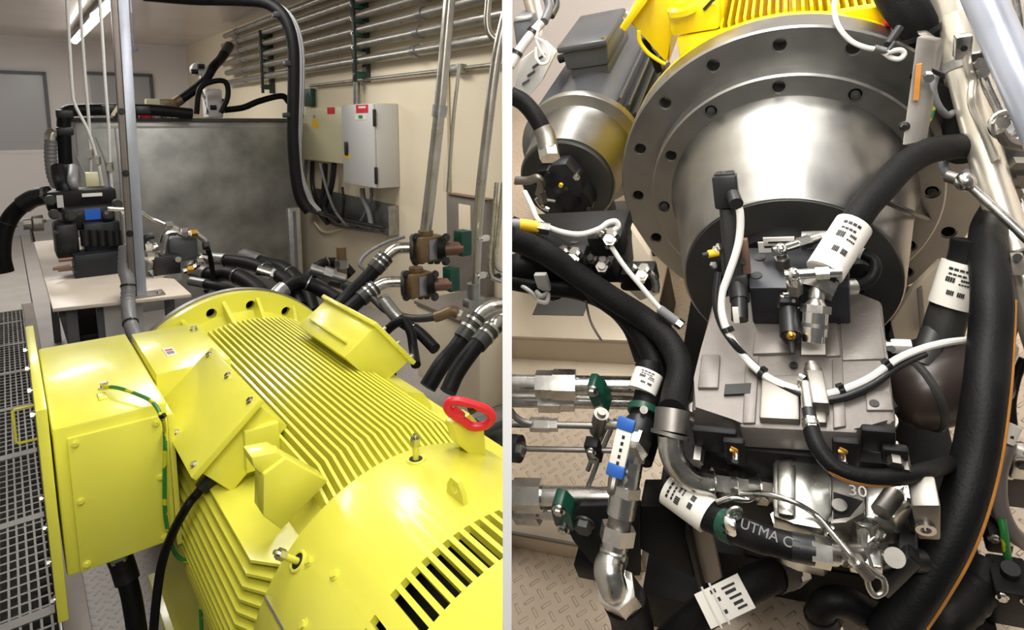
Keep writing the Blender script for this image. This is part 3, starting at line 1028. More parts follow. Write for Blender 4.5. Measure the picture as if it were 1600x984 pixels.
# grey cabinet column behind the valves
t = thing('wall_panel_box', 'grey steel column panel on the wall behind the brown valves', 'panel', Lv(715, 430, WALL_V - .06))
mb = MB(); vbox(mb, WALL_V - .07, 697, 303, 760, 470, .068, .006); build('panel', mb, 'beam', t)
mb = MB(); vbox(mb, WALL_V - .075, 716, 318, 735, 400, .02, .004); build('cover_plate', mb, 'cream', t)
mb = MB(); vbox(mb, WALL_V - .09, 697, 303, 760, 312, .08, .004); build('top_edge', mb, 'copper', t)
mb = MB(); vbox(mb, WALL_V - .03, 690, 100, 700, 300, .025, .003); single('trim_strip', mb, 'cream', 'narrow cream cover strip on the wall beside the thick upright pipe', 'strip')

# brown valves with elbows and hoses
def brown_valve(cx, cy, s, Y, lab):
    t = thing('ball_valve', lab, 'valve', P(cx, cy + 24 * s, Y))
    def q(dx, dy, dy_=0):
        return P(cx + dx * s, cy + dy * s, Y + dy_)
    k = Y / 1000 * s
    mb = MB(); mb.box(q(4, 0), W * (22 * k), U * (18 * k), Z * (20 * k), .008); build('valve_body', mb, 'brown', t)
    mb = MB(); mb.cyl(q(-20, 0), q(-14, 0), 22 * k, seg=20); build('flange', mb, 'steel_dark', t)
    mb = MB(); mb.lbox(*(lambda p: (uv(p)[0] - .03, uv(p)[0] - .02, uv(p)[1] - 7 * k, uv(p)[1] + 7 * k, uv(p)[2] - 16 * k, uv(p)[2] + 16 * k))(q(4, 0) - U * (18 * k) + U * .024)); build('name_plate', mb, 'silverpaint', t)
    mb = MB(); mb.cyl(q(22, 0), q(34, 0), 19 * k, seg=20); build('end_cap', mb, 'cast_dark', t)
    mb = MB(); mb.cyl(q(34, 2), q(62, 0), 11 * k, seg=16); build('stub_pipe', mb, 'copper', t)
    mb = MB(); mb.box(q(60, -8, .02), W * (10 * k), U * (12 * k), Z * (20 * k), .006); build('pipe_clamp', mb, 'green', t)
    for dy in (-18, 18):
        for dx in (-22, 24):
            bolt(t, q(dx, dy) - U * (17 * k), -U, 5 * k, 6 * k, 'steel_dark')
    for dx in (-14, -4, 10, 20):
        bolt(t, q(dx, 20), -Z, 5 * k, 5 * k, 'steel_dark')
    mb = MB(); mb.cyl(q(2, -20), q(2, -27), 12 * k, seg=16); build('top_flange', mb, 'brown', t)
    return t
brown_valve(663, 387, 1.0, 3.9, 'upper brown ball valve with a silver plate at the foot of the pipe')
brown_valve(648, 443, .95, 3.75, 'lower brown ball valve with a silver plate under the first')
def elbow_hose(lab, epts, hpts, r_, Y):
    t = thing('hydraulic_hose', lab, 'hose', P(*hpts[-1]))
    mb = MB(); mb.tube([P(*p) for p in epts], r_, 14); build('elbow', mb, 'zinc', t)
    mb = MB(); mb.tube([P(*p) for p in hpts], r_ * 1.25, 14); build('hose_body', mb, 'rubber', t)
    a_, b_ = P(*hpts[0]), P(*hpts[1]); d = (b_ - a_).normalized()
    mb = MB(); mb.cyl(a_ - d * .02, a_ + d * .09, r_ * 1.45, seg=18); fe = build('ferrule', mb, 'steel_dark', t)
    for k in (0, .035):
        mb = MB(); mb.cyl(a_ + d * k, a_ + d * (k + .012), r_ * 1.55, seg=18); build('crimp_ring', mb, 'zinc', fe)
    return t
elbow_hose('black hose with silver elbow leaving the upper brown valve', [(640, 387, 3.88), (622, 388, 3.87), (610, 394, 3.85), (600, 404, 3.83)], [(600, 404, 3.83), (570, 438, 3.75), (545, 462, 3.7), (520, 490, 3.6)], .036, 3.8)
elbow_hose('black hose with silver elbow leaving the lower brown valve', [(626, 440, 3.73), (606, 441, 3.72), (592, 446, 3.7), (582, 452, 3.68)], [(582, 452, 3.68), (560, 470, 3.62), (540, 490, 3.55), (520, 520, 3.5)], .034, 3.7)
hose('steel_tube', 'thin grey tube arching over the black hose by the upper valve', 'tube', [(632, 370, 3.86), (605, 378, 3.8), (575, 395, 3.75), (562, 412, 3.7), (570, 422, 3.7)], .010, m='greycable')
hose('black_hose', 'dark curved pipe sweeping across the floor below the brown valves', 'hose', [(585, 468, 3.6), (605, 485, 3.5), (640, 497, 3.45), (680, 495, 3.4), (705, 486, 3.4), (716, 490, 3.4)], .022, m='steel_dark', ends=[(-1, .12, .03, 'brown')])
elbow_hose('black hose with silver elbow arriving from the partition above the red handle', [(790, 474, 2.5), (770, 478, 2.5), (752, 488, 2.48), (742, 500, 2.46)], [(742, 500, 2.46), (715, 540, 2.4), (690, 570, 2.3), (668, 605, 2.25)], .026, 2.5)
elbow_hose('lower black hose with silver elbow arriving from the partition', [(792, 496, 2.3), (782, 500, 2.3), (774, 506, 2.28), (768, 514, 2.28)], [(768, 514, 2.28), (740, 545, 2.2), (715, 580, 2.15), (700, 612, 2.1)], .024, 2.3)
hose('black_hose', 'thin black hose with clips beside the duct box of the motor', 'hose', [(600, 520, 2.9), (618, 505, 2.9), (632, 502, 2.9), (642, 520, 2.85), (646, 545, 2.8), (650, 570, 2.7)], .022)
# tangle of dark hoses between tank and motor
tangle = [([(300, 420, 4.4), (330, 430, 4.3), (360, 428, 4.2), (395, 445, 4.0), (420, 470, 3.8)], .05, 'rubber', 'broad black hose lying before the tank foot nearest the table'),
          ([(330, 405, 4.6), (360, 408, 4.5), (400, 415, 4.3), (450, 440, 4.0), (470, 480, 3.8)], .045, 'rubber', 'black hose with bright clamps before the tank foot'),
          ([(380, 400, 4.7), (415, 412, 4.6), (445, 420, 4.5), (475, 450, 4.2), (490, 490, 4.0)], .05, 'cast_dark', 'dark hose rising before the middle of the tank'),
          ([(470, 475, 4.2), (480, 440, 4.3), (500, 415, 4.4), (530, 412, 4.5), (550, 430, 4.5)], .04, 'rubber', 'black hose looping up beside the steel post'),
          ([(500, 430, 4.4), (520, 440, 4.3), (545, 448, 4.2), (560, 458, 4.1)], .035, 'steel_dark', 'short dark hose under the loop beside the steel post'),
          ([(420, 480, 3.7), (440, 455, 3.8), (470, 440, 3.9), (505, 455, 3.9), (530, 470, 3.8)], .045, 'rubber', 'black hose crossing in front of the steel post foot'),
          ([(300, 440, 4.2), (340, 448, 4.0), (380, 460, 3.8), (400, 480, 3.6)], .03, 'cast_dark', 'thin dark hose next to the table corner'),
          ([(600, 470, 3.4), (625, 500, 3.3), (655, 520, 3.2), (680, 545, 3.1)], .03, 'rubber', 'thin black hose on the floor under the lower brown valve')]
for pts, r_, mm, lab in tangle:
    hose('floor_hose', lab, 'hose', pts, r_, m=mm, ends=[(0, .14, r_ * 1.18, 'galv')], ties=(.6,), tie_m='galv', group='hoses between tank and motor')
for i, (x, y, Y, lab) in enumerate(((430, 430, 4.1, 'bright hose union lying across the black hoses before the tank'), (512, 428, 4.2, 'dull coupling on the hoses beside the steel post'), (534, 412, 4.4, 'small upright brass-brown plug near the wall foot'))):
    q = P(x, y, Y); d = (U * -.3 + W * .8 - Z * .35).normalized() if i < 2 else Z
    t = thing('hose_union', lab, 'fitting', q - Z * .05)
    mb = MB(); mb.cyl(q - d * .12, q + d * .12, .035, seg=16); build('sleeve', mb, ['zinc', 'galv', 'brown'][i], t)
    mb = MB(); mb.hexa(q - d * .03, q + d * .03, .05); build('nut', mb, 'galv', t)
t = thing('hydraulic_unit', 'low dark machine frame standing behind the motor flange', 'frame', L(3.4, 1.2, 0))
mb = MB(); mb.lbox(3.2, 3.9, .8, 1.7, .02, .35, .02); build('base_block', mb, 'cast_dark', t)
mb = MB(); mb.lbox(3.3, 3.8, 1.0, 1.5, .35, .5, .03); build('top_block', mb, 'steel_dark', t)
for px, py in ((340, 440), (360, 452)):
    pass
t = thing('pump_housing', 'dark pump housing coupled behind the yellow motor flange', 'pump', L(2.5, .56, 0))
mb = MB(); mb.lathe(L(2.235, .56, .83), U, [(0, .352), (.012, .352), (.014, .27), (.12, .27), (.3, .2), (.3, .14), (.55, .14)], 40); build('bell', mb, 'cast_dark', t)  # wide front disc added as dark backing so the flange holes look shaded
mb = MB(); mb.lbox(2.3, 2.65, .47, .69, .0, .62, .02); build('foot', mb, 'cast_dark', t)

# light block on the floor at the wall foot
t = thing('wall_plinth', 'pale plinth block on the floor under the brown valves', 'plinth', Lz(650, 600, 0))
a_ = uv(P(650, 560, 3.7))
mb = MB(); mb.lbox(a_[0] - .25, a_[0] + .5, WALL_V - .5, WALL_V - .01, 0, P(650, 500, 3.9).z, .01); build('block', mb, 'cream', t)
mb = MB(); mb.lbox(a_[0] - .26, a_[0] + .51, WALL_V - .51, WALL_V - .01, P(650, 500, 3.9).z, P(650, 500, 3.9).z + .02); build('cap', mb, 'beam', t)
t = thing('wall_bracket', 'grey upright bracket foot on the floor at the end of the pipe', 'bracket', P(742, 478, 3.2) - Z * .08)
q = P(740, 472, 3.2); mb = MB(); mb.box(q, U * .03, W * .05, Z * .02, .004); build('plate', mb, 'galv', t)
mb = MB(); mb.cyl(q, q + Z * .1, .034, seg=16); build('socket', mb, 'galv', t)
for i, (x, y) in enumerate(((757, 372), (775, 432), (752, 430))):
    q = P(x, y, 3.0)
    t = thing('tube_fitting', ['bright tube clip on the uprights beside the partition', 'dark tube fitting at the hook of the slim tubes', 'small bright screw on the upright pipe by the partition'][i], 'fitting', q)
    mb = MB(); mb.hexa(q - W * .02, q + W * .02, .016); build('nut', mb, ['chrome', 'black', 'chrome'][i], t)
    mb = MB(); mb.cyl(q - W * .04, q + W * .04, .009, seg=12); build('stem', mb, 'zinc', t)
# ---- the yellow motor (left bay)
MV, MZ = .56, .825
FT = 1.128
mot = thing('electric_motor', 'big yellow finned electric motor with a slotted fan cowl', 'motor', L(1.4, MV, 0))
mb = MB(); mb.lathe(L(.98, MV, MZ), U, [(0, .27), (1.12, .27)], 64); build('frame_barrel', mb, 'yellow', mot)
# upright fins on the crown, cut short at both ends and chamfered towards the cowl
mb = MB()
for k in range(22):
    v = MV - .156 + k * .0146
    dv = abs(v - MV)
    zt = FT - dv * dv * 1.3
    zb = MZ + math.sqrt(max(.0, .27 ** 2 - dv * dv)) - .02
    pts = [L(.985, v, zb), L(.985, v, zb + .018), L(1.12, v, zt), L(2.06, v, zt), L(2.10, v, zb)]
    mb.prism(pts, W * .0062)
fins = build('crown_fins', mb, 'yellow', mot)
# side fins on the near left flank
mb = MB()
for k in range(19):
    z = MZ + .177 - k * .021
    dz = abs(z - MZ)
    vb = MV - math.sqrt(max(0, .27 ** 2 - dz * dz)) + .02
    vt = MV - .325 + dz * dz * 1.2
    pts = [L(.985, vb, z), L(.985, vb - .04, z), L(1.06, vt, z), L(2.02, vt, z), L(2.06, vb, z)]
    mb.prism(pts, Z * .0055)
build('flank_fins', mb, 'yellow', mot)
mb = MB()
for k in range(19):
    z = MZ + .177 - k * .021
    dz = abs(z - MZ)
    vb = MV + math.sqrt(max(0, .27 ** 2 - dz * dz)) - .02
    vt = MV + .325 - dz * dz * 1.2
    mb.prism([L(.985, vb, z), L(.985, vb + .04, z), L(1.06, vt, z), L(2.02, vt, z), L(2.06, vb, z)], Z * .0055)
build('flank_fins', mb, 'yellow', mot)
# shoulders between the fin packs
for s in (-1, 1):
    mb = MB()
    mb.prism([L(1.36, MV + s * .16, MZ + .19), L(1.36, MV + s * .19, MZ + .25), L(1.36, MV + s * .235, MZ + .235), L(1.36, MV + s * .26, MZ + .19), L(1.36, MV + s * .2, MZ + .17)], U * .69)
    build('shoulder', mb, 'yellow', mot)
# drive end flange with holes
mb = MB(); mb.lathe(L(2.17, MV, MZ), U, [(0, .363), (.0, .0001)][:1] + [(.035, .363)], 96)
cut = MB()
for k in range(16):
    an = math.radians(k * 22.5 + 9)
    c = L(2.17, MV + .318 * math.sin(an), MZ + .318 * math.cos(an))
    cut.cyl(c - U * .02, c + U * .08, .0165, seg=20)
fl = build('flange', mb, 'yellow', mot, cut=cut)
mb = MB(); mb.lathe(L(2.206, MV, MZ), U, [(0, .368), (.025, .368), (.025, .345), (0, .345)], 96, closed=True)
build('flange_rim', mb, 'steel', mot, label='bare steel rim')
mb = MB(); mb.lathe(L(2.05, MV, MZ), U, [(0, .275), (.08, .285), (.12, .30)], 64); build('end_shield', mb, 'yellow', mot)
for an in (-28, -6, 12, 34, 50, -50):
    s_, c_ = math.sin(math.radians(an)), math.cos(math.radians(an))
    rd = W * s_ + Z * c_; tg = W * c_ - Z * s_
    o_ = L(2.05, MV, MZ)
    mb = MB(); mb.prism([o_ + rd * .26 - tg * .006, o_ + rd * .29 - tg * .006, o_ + U * .12 + rd * .345 - tg * .006, o_ + U * .12 + rd * .26 - tg * .006], tg * .012)
    build('flange_web', mb, 'yellow', mot)
# fan cowl: hollow shell with vent slots
CV, CZ = .545, .838
mb = MB(); mb.lathe(L(.30, CV, CZ), U, [(0, .307), (.69, .307), (.70, .302), (.70, .293), (0, .293)], 128, closed=True)
cut = MB()
def slot(an, u0, u1, w):
    c_, s_ = math.cos(math.radians(an)), math.sin(math.radians(an))
    rd = W * s_ + Z * c_; tg = W * c_ - Z * s_
    o_ = L((u0 + u1) / 2, CV, CZ) + rd * .300
    cut.box(o_, U * ((u1 - u0) / 2), tg * w, rd * .04)
for k in range(14):
    slot(-33 + k * 3.6, .652, .742, .0054)
for k in range(12):
    slot(-40.5 - k * 3.6, .652, .742, .0054)
build('fan_cowl', mb, 'yellow', mot, cut=cut)
mb = MB(); mb.lathe(L(.45, CV, CZ), U, [(0, .262), (.45, .262)], 64); build('fan_drum', mb, 'cast_dark', mot)
# studs standing in holes of the cowl edge
def stud(px, py, u, base_r, r_=.0055, ln=.05):
    q = Lu(px, py, u)
    du, v, z = uv(q)
    rd = V3(q - L(u, CV, CZ)); rd.normalize()
    b = L(u, CV, CZ) + rd * .306
    mb = MB(); mb.torus(b + rd * .001, rd, .015, .0032, 20, 8); hole = build('grommet', mb, 'yellow', mot)
    mb = MB(); mb.cyl(b + rd * .0005, b + rd * .002, .0135, seg=18); build('well', mb, 'ink', hole)
    mb = MB(); mb.cyl(b, b + rd * ln * .6, r_, seg=12); st = build('stud', mb, 'yellow', mot)
    mb = MB(); mb.hexa(b + rd * ln * .6, b + rd * ln * .85, r_ * 1.7); mb.cyl(b + rd * ln * .85, b + rd * ln, r_ * .7, seg=10); build('stud_nut', mb, 'zinc', st)
stud(650, 722, .955, .33)
stud(446, 869, .955, .33)
# lifting eye on the cowl
q = Lu(714, 775, .81); rd = (q - L(.81, CV, CZ)).normalized(); tg = U.cross(rd)
b = L(.81, CV, CZ) + rd * .306
pts = [b - U * .026 - rd * .004, b + U * .026 - rd * .004, b + U * .022 + rd * .018, b + U * .010 + rd * .034, b - U * .010 + rd * .034, b - U * .022 + rd * .018]
mb = MB(); mb.prism([p - tg * .004 for p in pts], tg * .008)
cut = MB(); cut.cyl(b + rd * .018 - tg * .05, b + rd * .018 + tg * .05, .0085, seg=18)
build('lifting_eye', mb, 'yellow', mot, cut=cut)
# cowl seam plate on the near left
for (px, py) in ((420, 845), (510, 890), (470, 975), (790, 808)):
    q = Lu(px, py, .93 if px < 460 else .86)
    rd = (q - L(uv(q)[0], CV, CZ)).normalized()
    b = L(uv(q)[0], CV, CZ) + rd * .3065
    bolt(mot, b, rd, .006, .006, 'yellow', 'cowl_screw')
mb = MB()
for an in (-62,):
    s_, c_ = math.sin(math.radians(an)), math.cos(math.radians(an))
    rd = W * s_ + Z * c_
    mb.box(L(.84, CV, CZ) + rd * .3075, U * .15, (W * c_ - Z * s_) * .002, rd * .001)
build('cowl_seam', mb, 'beam', mot)
# gusset / lifting bracket at the cowl's upper left
ug = 1.045
poly = [Lu(x, y, ug) for x, y in ((412, 742), (447, 716), (513, 752), (440, 828), (411, 806))]
mb = MB(); mb.prism(poly, U * .05, .003); gs = build('lifting_bracket', mb, 'yellow', mot)
poly = [Lu(x, y, ug + .01) for x, y in ((392, 714), (432, 706), (447, 716), (412, 744), (396, 730))]
mb = MB(); mb.prism(poly, U * .05, .004); build('bracket_head', mb, 'yellow', gs)
q = Lu(420, 715, ug + .045); mb = MB(); mb.cyl(q, q + Z * .008 - W * .004, .02, seg=24); mb.hexa(q + Z * .006, q + Z * .014, .011); build('bracket_boss', mb, 'yellow', gs)
# feet
for v0_, v1_ in ((MV - .33, MV - .1), (MV + .1, MV + .33)):
    mb = MB(); mb.lbox(1.02, 2.05, v0_, v1_, .361, .40, .004); ft = build('foot', mb, 'yellow', mot)
    mb = MB(); mb.prism([L(1.05, v0_ + .02, .40), L(1.05, v1_ , .40), L(1.05, v1_ + (.03 if v0_ < MV else -.03), .66), L(1.05, v0_ + .09, .66)] if v0_ < MV else [L(1.05, v0_, .40), L(1.05, v1_ - .02, .40), L(1.05, v1_ - .09, .66), L(1.05, v0_ - .03, .66)], U * .95)
    build('foot_web', mb, 'yellow', ft)
    for u_ in (1.1, 1.95):
        bolt(ft, L(u_, (v0_ + v1_) / 2 - .03, .40), Z, .015, .02)
# auxiliary terminal box at 45 degrees
ZA = 1.185
p1 = Lz(408, 628, ZA); p0 = Lz(327, 547, ZA)
ua, ub_ = uv(p1)[0], uv(p0)[0]
p2 = Lu(305, 746, ua)
va, za, vb, zb = uv(p1)[1], ZA, uv(p2)[1], uv(p2)[2]
e_ = (W * (vb - va) + Z * (zb - za)); el = e_.length; e_.normalize()
nn = (-(W * (za - zb)) + Z * (va - vb)); nn = (W * -(za - zb) + Z * (va - vb)).normalized()
c_ = L((ua + ub_) / 2, (va + vb) / 2, (za + zb) / 2)
mb = MB(); mb.box(c_ - nn * .045, U * ((ub_ - ua) / 2 - .018), e_ * (el / 2 - .008), nn * .05, .003); aux = build('auxiliary_box', mb, 'yellow', mot)
mb = MB(); mb.box(c_ + nn * .0, U * ((ub_ - ua) / 2), e_ * (el / 2 + .004), nn * .007, .002); lidp = build('box_lid', mb, 'yellow', aux)
for su in (-.86, 0, .86):
    for se in (-.86, .86):
        bolt(aux, c_ + nn * .007 + U * ((ub_ - ua) / 2 * su) + e_ * (el / 2 * se), nn, .0058, .006)
mb = MB(); mb.box(c_ - nn * .115 - U * .02 + e_ * .02, U * .12, e_ * .06, nn * .04, .004); build('box_neck', mb, 'yellow', aux)
mb = MB(); mb.box(L(ua + .012, va + .0, za - .10), U * .01, W * .035, Z * .045, .003); build('box_clip', mb, 'yellow', aux)
q = GQ = c_ + e_ * (el / 2) - U * .13 - nn * .06
mb = MB(); mb.cyl(q - e_ * .02, q + e_ * .025, .016, seg=18); build('cable_gland', mb, 'black', aux)
# main terminal box
bu0, bu1, bv0, bv1, bz0, bz1 = 1.455, 2.02, .027, .226, .85, 1.163
mb = MB(); mb.lbox(bu0, bu1, bv0, bv1, bz0, bz1, .006); tb = build('terminal_box', mb, 'yellow', mot)
mb = MB(); mb.lbox(bu0 - .03, bu1 + .035, bv0 - .022, bv0 - .004, bz0 - .07, bz1 + .055, .002); build('mounting_flange', mb, 'yellow', tb)
mb = MB(); mb.lbox(bu0 - .010, bu0 - .001, bv0 + .022, bv1 - .012, bz0 + .006, bz1 - .022, .003); ld = build('access_cover', mb, 'yellow', tb)
for sv in (bv0 + .034, bv1 - .024):
    for z in (bz0 + .02, (bz0 + bz1) / 2, bz1 - .036):
        bolt(ld, L(bu0 - .010, sv, z), -U, .0052, .005, 'yellow')
mb = MB(); mb.lbox(bu0 + .004, bu1, bv1, bv1 + .012, bz0 - .02, bz1 - .03, .003); build('back_flange', mb, 'yellow', tb)
q = Lv(45, 655, bv0 - .022)
hz = bz1 - .03
mb = MB()
hu = 1.72
mb.tube([L(hu, bv0 - .02, hz - .01), L(hu, bv0 - .055, hz - .01), L(hu, bv0 - .06, hz - .015), L(hu, bv0 - .06, hz - .085), L(hu, bv0 - .055, hz - .09), L(hu, bv0 - .02, hz - .09)], .0035, 8, smooth=False); build('lift_handle', mb, 'yellow', tb)
for u_ in (1.46, 1.6, 1.75, 1.9):
    for z in (bz0 - .04, bz1 + .035):
        bolt(tb, L(u_, bv0 - .022, z), -W, .006, .008)
bolt(tb, Lz(163, 606, bz1), Z, .008, .014)
mb = MB(); q = Lz(160, 620, bz1); mb.box(q + Z * .002, U * .02, W * .008, Z * .002, .001); build('earth_pad', mb, 'yellow', tb)
# adapter housing between terminal box and barrel
pa = [Lz(x, y, 1.155) for x, y in ((208, 530), (303, 519), (333, 549), (243, 590))]
mb = MB(); mb.lbox(1.66, 2.03, .240, .41, .85, 1.155, .003); ad = build('adapter_housing', mb, 'yellow', mot)
q = Lz(265, 549, 1.156); mb = MB(); mb.box(q, U * .035, W * .012, Z * .0008); sk = build('rating_sticker', mb, 'whitelab', ad)
mb = MB(); mb.box(q + Z * .0011 - U * .012, U * .012, W * .0085, Z * .0003); build('print', mb, 'greycable', sk)
mb = MB(); mb.box(q + Z * .0011 + U * .012, U * .006, W * .0085, Z * .0003); build('print', mb, 'red', sk)
bolt(ad, Lz(303, 516, 1.155), Z, .008, .012)
# duct box on the far right shoulder, its cover plate bent over the end
dv = .735
dv = .72
c1 = Lv(588, 504, dv); c0 = Lv(505, 464, dv)
ue = uv(c1)[0]
c2 = Lu(650, 566, ue)
DE = (c2 - c1).normalized()                      # across the lid
DI = U.cross(DE).normalized()
if DI.z > 0:
    DI = -DI                                     # from the lid down into the barrel
ul = (c0 - c1).dot(U)
wl = (c2 - c1).length
mb = MB(); mb.prism([c1 + DE * .012 + U * .012 + DI * .008, c2 - DE * .012 + U * .012 + DI * .008, c2 - DE * .03 + U * .012 + DI * .115, c1 + DE * .004 + U * .012 + DI * .115], U * (ul - .024), .003); dk = build('air_box', mb, 'yellow', mot)
mb = MB(); mb.box((c1 + c2) / 2 + U * (ul / 2) + DI * .004, DE * (wl / 2), U * (ul / 2), DI * .006, .002); cp = build('cover_plate', mb, 'yellow', dk)
for f in (.2, .55, .9):
    bolt(cp, c1 + DE * (wl * f) + U * .012 - DI * .002, -DI, .006, .008)
DN = (-W * .75 + Z * .66).normalized()
DO = c1 + DI * .1 - DE * .0
a_, b_ = c1 + DI * .08 + U * .05 + DE * .003, c1 + DI * .08 + U * (ul - .05) + DE * .003
mb = MB(); mb.box((a_ + b_) / 2, (b_ - a_) / 2, DE * .006, DI * .004, .001); build('rib', mb, 'yellow', dk)
# right-hand lifting bracket near the red handle
ub2 = .94
poly = [Lu(x, y, ub2) for x, y in ((708, 664), (735, 646), (757, 672), (762, 735), (716, 694))]
mb = MB(); mb.prism(poly, U * .03, .003); build('lifting_bracket', mb, 'yellow', mot)

# red padlock-style handle
t = thing('lockout_handle', 'red plastic lockout handle beside the yellow motor bracket', 'handle', P(735, 655, 1.32))
def rq(px, py, Y=1.12):
    return P(px, py, Y)
mb = MB(); mb.tube([rq(703, 628), rq(716, 626), rq(738, 632), rq(760, 640), rq(769, 652), rq(758, 664), rq(738, 666), rq(722, 656), rq(706, 646), rq(699, 636)], .0085, 12, closed=True); build('loop', mb, 'red', t)
mb = MB(); mb.box(rq(716, 645), (rq(724, 652) - rq(708, 638)) * .5, (rq(722, 640) - rq(712, 650)) * .4, V3((0, 1, 0)) * .008, .003); build('grip_web', mb, 'red', t)
mb = MB(); mb.cyl(rq(733, 641), rq(741, 637), .009, seg=12); mb.cyl(rq(741, 637), rq(752, 632), .005, seg=10); build('pin', mb, 'black', t)
t = thing('switch_box', 'black switch box under the red handle by the partition', 'switch box', P(772, 755, 1.62))
mb = MB(); q = P(775, 712, 1.62); mb.box(q, U * .05, W * .055, Z * .062, .006); build('enclosure', mb, 'black', t)
mb = MB(); q = P(765, 664, 1.62); mb.box(q + Z * .008, U * .03, W * .03, Z * .012, .004); build('cover', mb, 'frame_grey', t)
mb = MB(); mb.lbox(uv(P(775, 712, 1.62))[0] - .03, uv(P(775, 712, 1.62))[0] + .03, uv(P(775, 712, 1.62))[1] - .03, uv(P(775, 712, 1.62))[1] + .03, 0, P(775, 750, 1.62).z, .004); build('stand', mb, 'frame_grey', t)

# earth wires and cables on the motor
p = [Lz(163, 604, bz1 + .012), Lz(185, 606, bz1 + .02), Lz(215, 616, bz1 + .018), Lz(238, 628, bz1 + .016), Lz(252, 650, bz1 + .012)]
p += [Lu(x, y, bu0 - .02) for x, y in ((257, 668), (258, 700), (257, 750), (258, 800), (262, 828))]
hose('earth_wire', 'green and yellow earth wire running over the terminal box cover', 'wire', p, .0042, m='earth', ties=(.45,), seg=10)
hose('earth_wire', 'yellow earth wire curling under the terminal box to the motor foot', 'wire', [Lu(x, y, 1.42) for x, y in ((268, 850), (275, 866), (290, 876), (310, 872), (322, 860), (326, 848))], .0042, m='earth', seg=10)
hose('earth_wire', 'green earth wire hanging beside the motor flank to the floor', 'wire', [Lu(x, y, 1.36) for x, y in ((310, 870), (312, 890), (313, 930), (315, 990))], .004, m='earth', seg=10)
hose('power_cable', 'thick black power cable dropping out under the terminal box', 'cable', [Lu(186, 868, 1.6), Lu(194, 890, 1.6), Lu(205, 930, 1.58), Lu(214, 985, 1.56), Lu(220, 1040, 1.55)], .021, ends=[(0, .06, .026, 'black')])
hose('power_cable', 'slim black cable from the tilted box passing the terminal box corner', 'cable', [GQ + e_ * .01, GQ + e_ * .045, Lu(293, 790, 1.33), Lu(271, 830, 1.36), Lu(253, 880, 1.39), Lu(244, 940, 1.40), Lu(238, 1010, 1.4)], .009)
# skid under the motor
t = thing('skid_frame', 'grey steel skid frame with two long beams under the yellow motor', 'skid', L(1.6, MV, 0))
for v0_, v1_ in ((.385, .455), (.70, .77)):
    mb = MB(); mb.lbox(.55, 3.1, v0_, v1_, .0, .36, .004); build('beam', mb, 'beam', t)
mb = MB(); mb.lbox(.7, .8, .455, .70, .1, .3, .004); build('cross_member', mb, 'beam', t)
mb = MB(); mb.lbox(2.7, 2.8, .455, .70, .1, .3, .004); build('cross_member', mb, 'beam', t)
t = thing('kerb_beam', 'brown-grey channel beam along the edge of the grating', 'beam', L(2, .06, 0))
mb = MB(); mb.lbox(.8, 7.4, .02, .098, .0, .055, .004); build('channel', mb, 'beam', t)
mb = MB(); mb.lbox(.8, 7.4, .01, .019, -.05, .06, .002); build('edge_strip', mb, 'galv', t)
# ================================================================= RIGHT BAY (machine on a ramped deck)
BAY = 'R'
DK = -.52


def abox(mb, a, x0, y0, x1, y1, depth, bev=0.0):
    """box whose near face (square to A, at a) spans the given image extents"""
    p, q = Ga(x0, y0, a) - O, Ga(x1, y1, a) - O
    rs, ns = sorted((p.dot(R), q.dot(R))), sorted((p.dot(N), q.dot(N)))
    return mb.gbox(a, a + depth, rs[0], rs[1], ns[0], ns[1], bev)


def nprism(mb, pts, n, h, bev=0.0):
    """plate with the outline given on the plane n, thickness h downwards"""
    return mb.prism([Gn(x, y, n) for x, y in pts], -N * h, bev)


def PN(px, py, h):
    return Gn(px, py, PT + h)


PT = .06


def gan(p):
    p = p - O
    return p.dot(A), p.dot(R), p.dot(N)


# ---- shell of the pump bay
mb = MB(); mb.gbox(-1.3, 1.9, -1.6, 1.15, DK - .03, DK)
struct('floor_pump_bay', mb, 'treadR')
mb = MB(); mb.gbox(1.9, 1.98, -1.6, 1.2, DK - .03, 2.2)
struct('wall_back_pump_bay', mb, 'white')
mb = MB(); mb.gbox(-.5, 1.98, 1.15, 1.2, DK - .03, 2.0)
struct('wall_right_pump_bay', mb, 'white')
# partition between the two bays
o = MB(); o.box(V3((0, 6.3, 1.2)), V3((.0045, 0, 0)), V3((0, 5.7, 0)), V3((0, 0, 1.83)))
BAY = 'X'
struct('wall_partition', o, 'partition')
BAY = 'R'

# ---- bell housing
t = thing('bell_housing', 'large machined steel bell housing with two rings of bolt holes', 'coupling housing', G(0, 0, -.365))
RF, RR, RD0, RD1 = .365, .287, .236, .185
mb = MB(); mb.lathe(G(0, 0, 0), A, [(0, RF - .004), (.004, RF), (.066, RF)], 128)
cut = MB()
for k in range(16):
    an = math.radians(k * 22.5 + 1)
    c = G(0, .330 * math.sin(an), .330 * math.cos(an)); cut.lathe(c, A, [(-.02, .0152), (.003, .0152), (.0031, .0128), (.045, .0128)], 20)
build('mounting_flange', mb, 'steel', t, cut=cut)
mb = MB(); mb.lathe(G(-.045, 0, 0), A, [(0, RR - .004), (.004, RR), (.046, RR)], 128)
cut = MB()
for k in range(12):
    an = math.radians(k * 30 + 0)
    c = G(-.045, .262 * math.sin(an), .262 * math.cos(an)); cut.lathe(c, A, [(-.02, .0146), (.003, .0146), (.0031, .0120), (.04, .0120)], 20)
rg = build('bolt_ring', mb, 'steel', t, cut=cut)
for k in range(12):
    an = math.radians(k * 30)
    if k % 2:
        c = G(-.045, .262 * math.sin(an), .262 * math.cos(an))
        mb = MB(); mb.cyl(c - A * .004, c + A * .02, .0085, seg=16); mb.hexa(c - A * .008, c - A * .004, .0055); build('cap_screw', mb, 'steel_dark', rg)
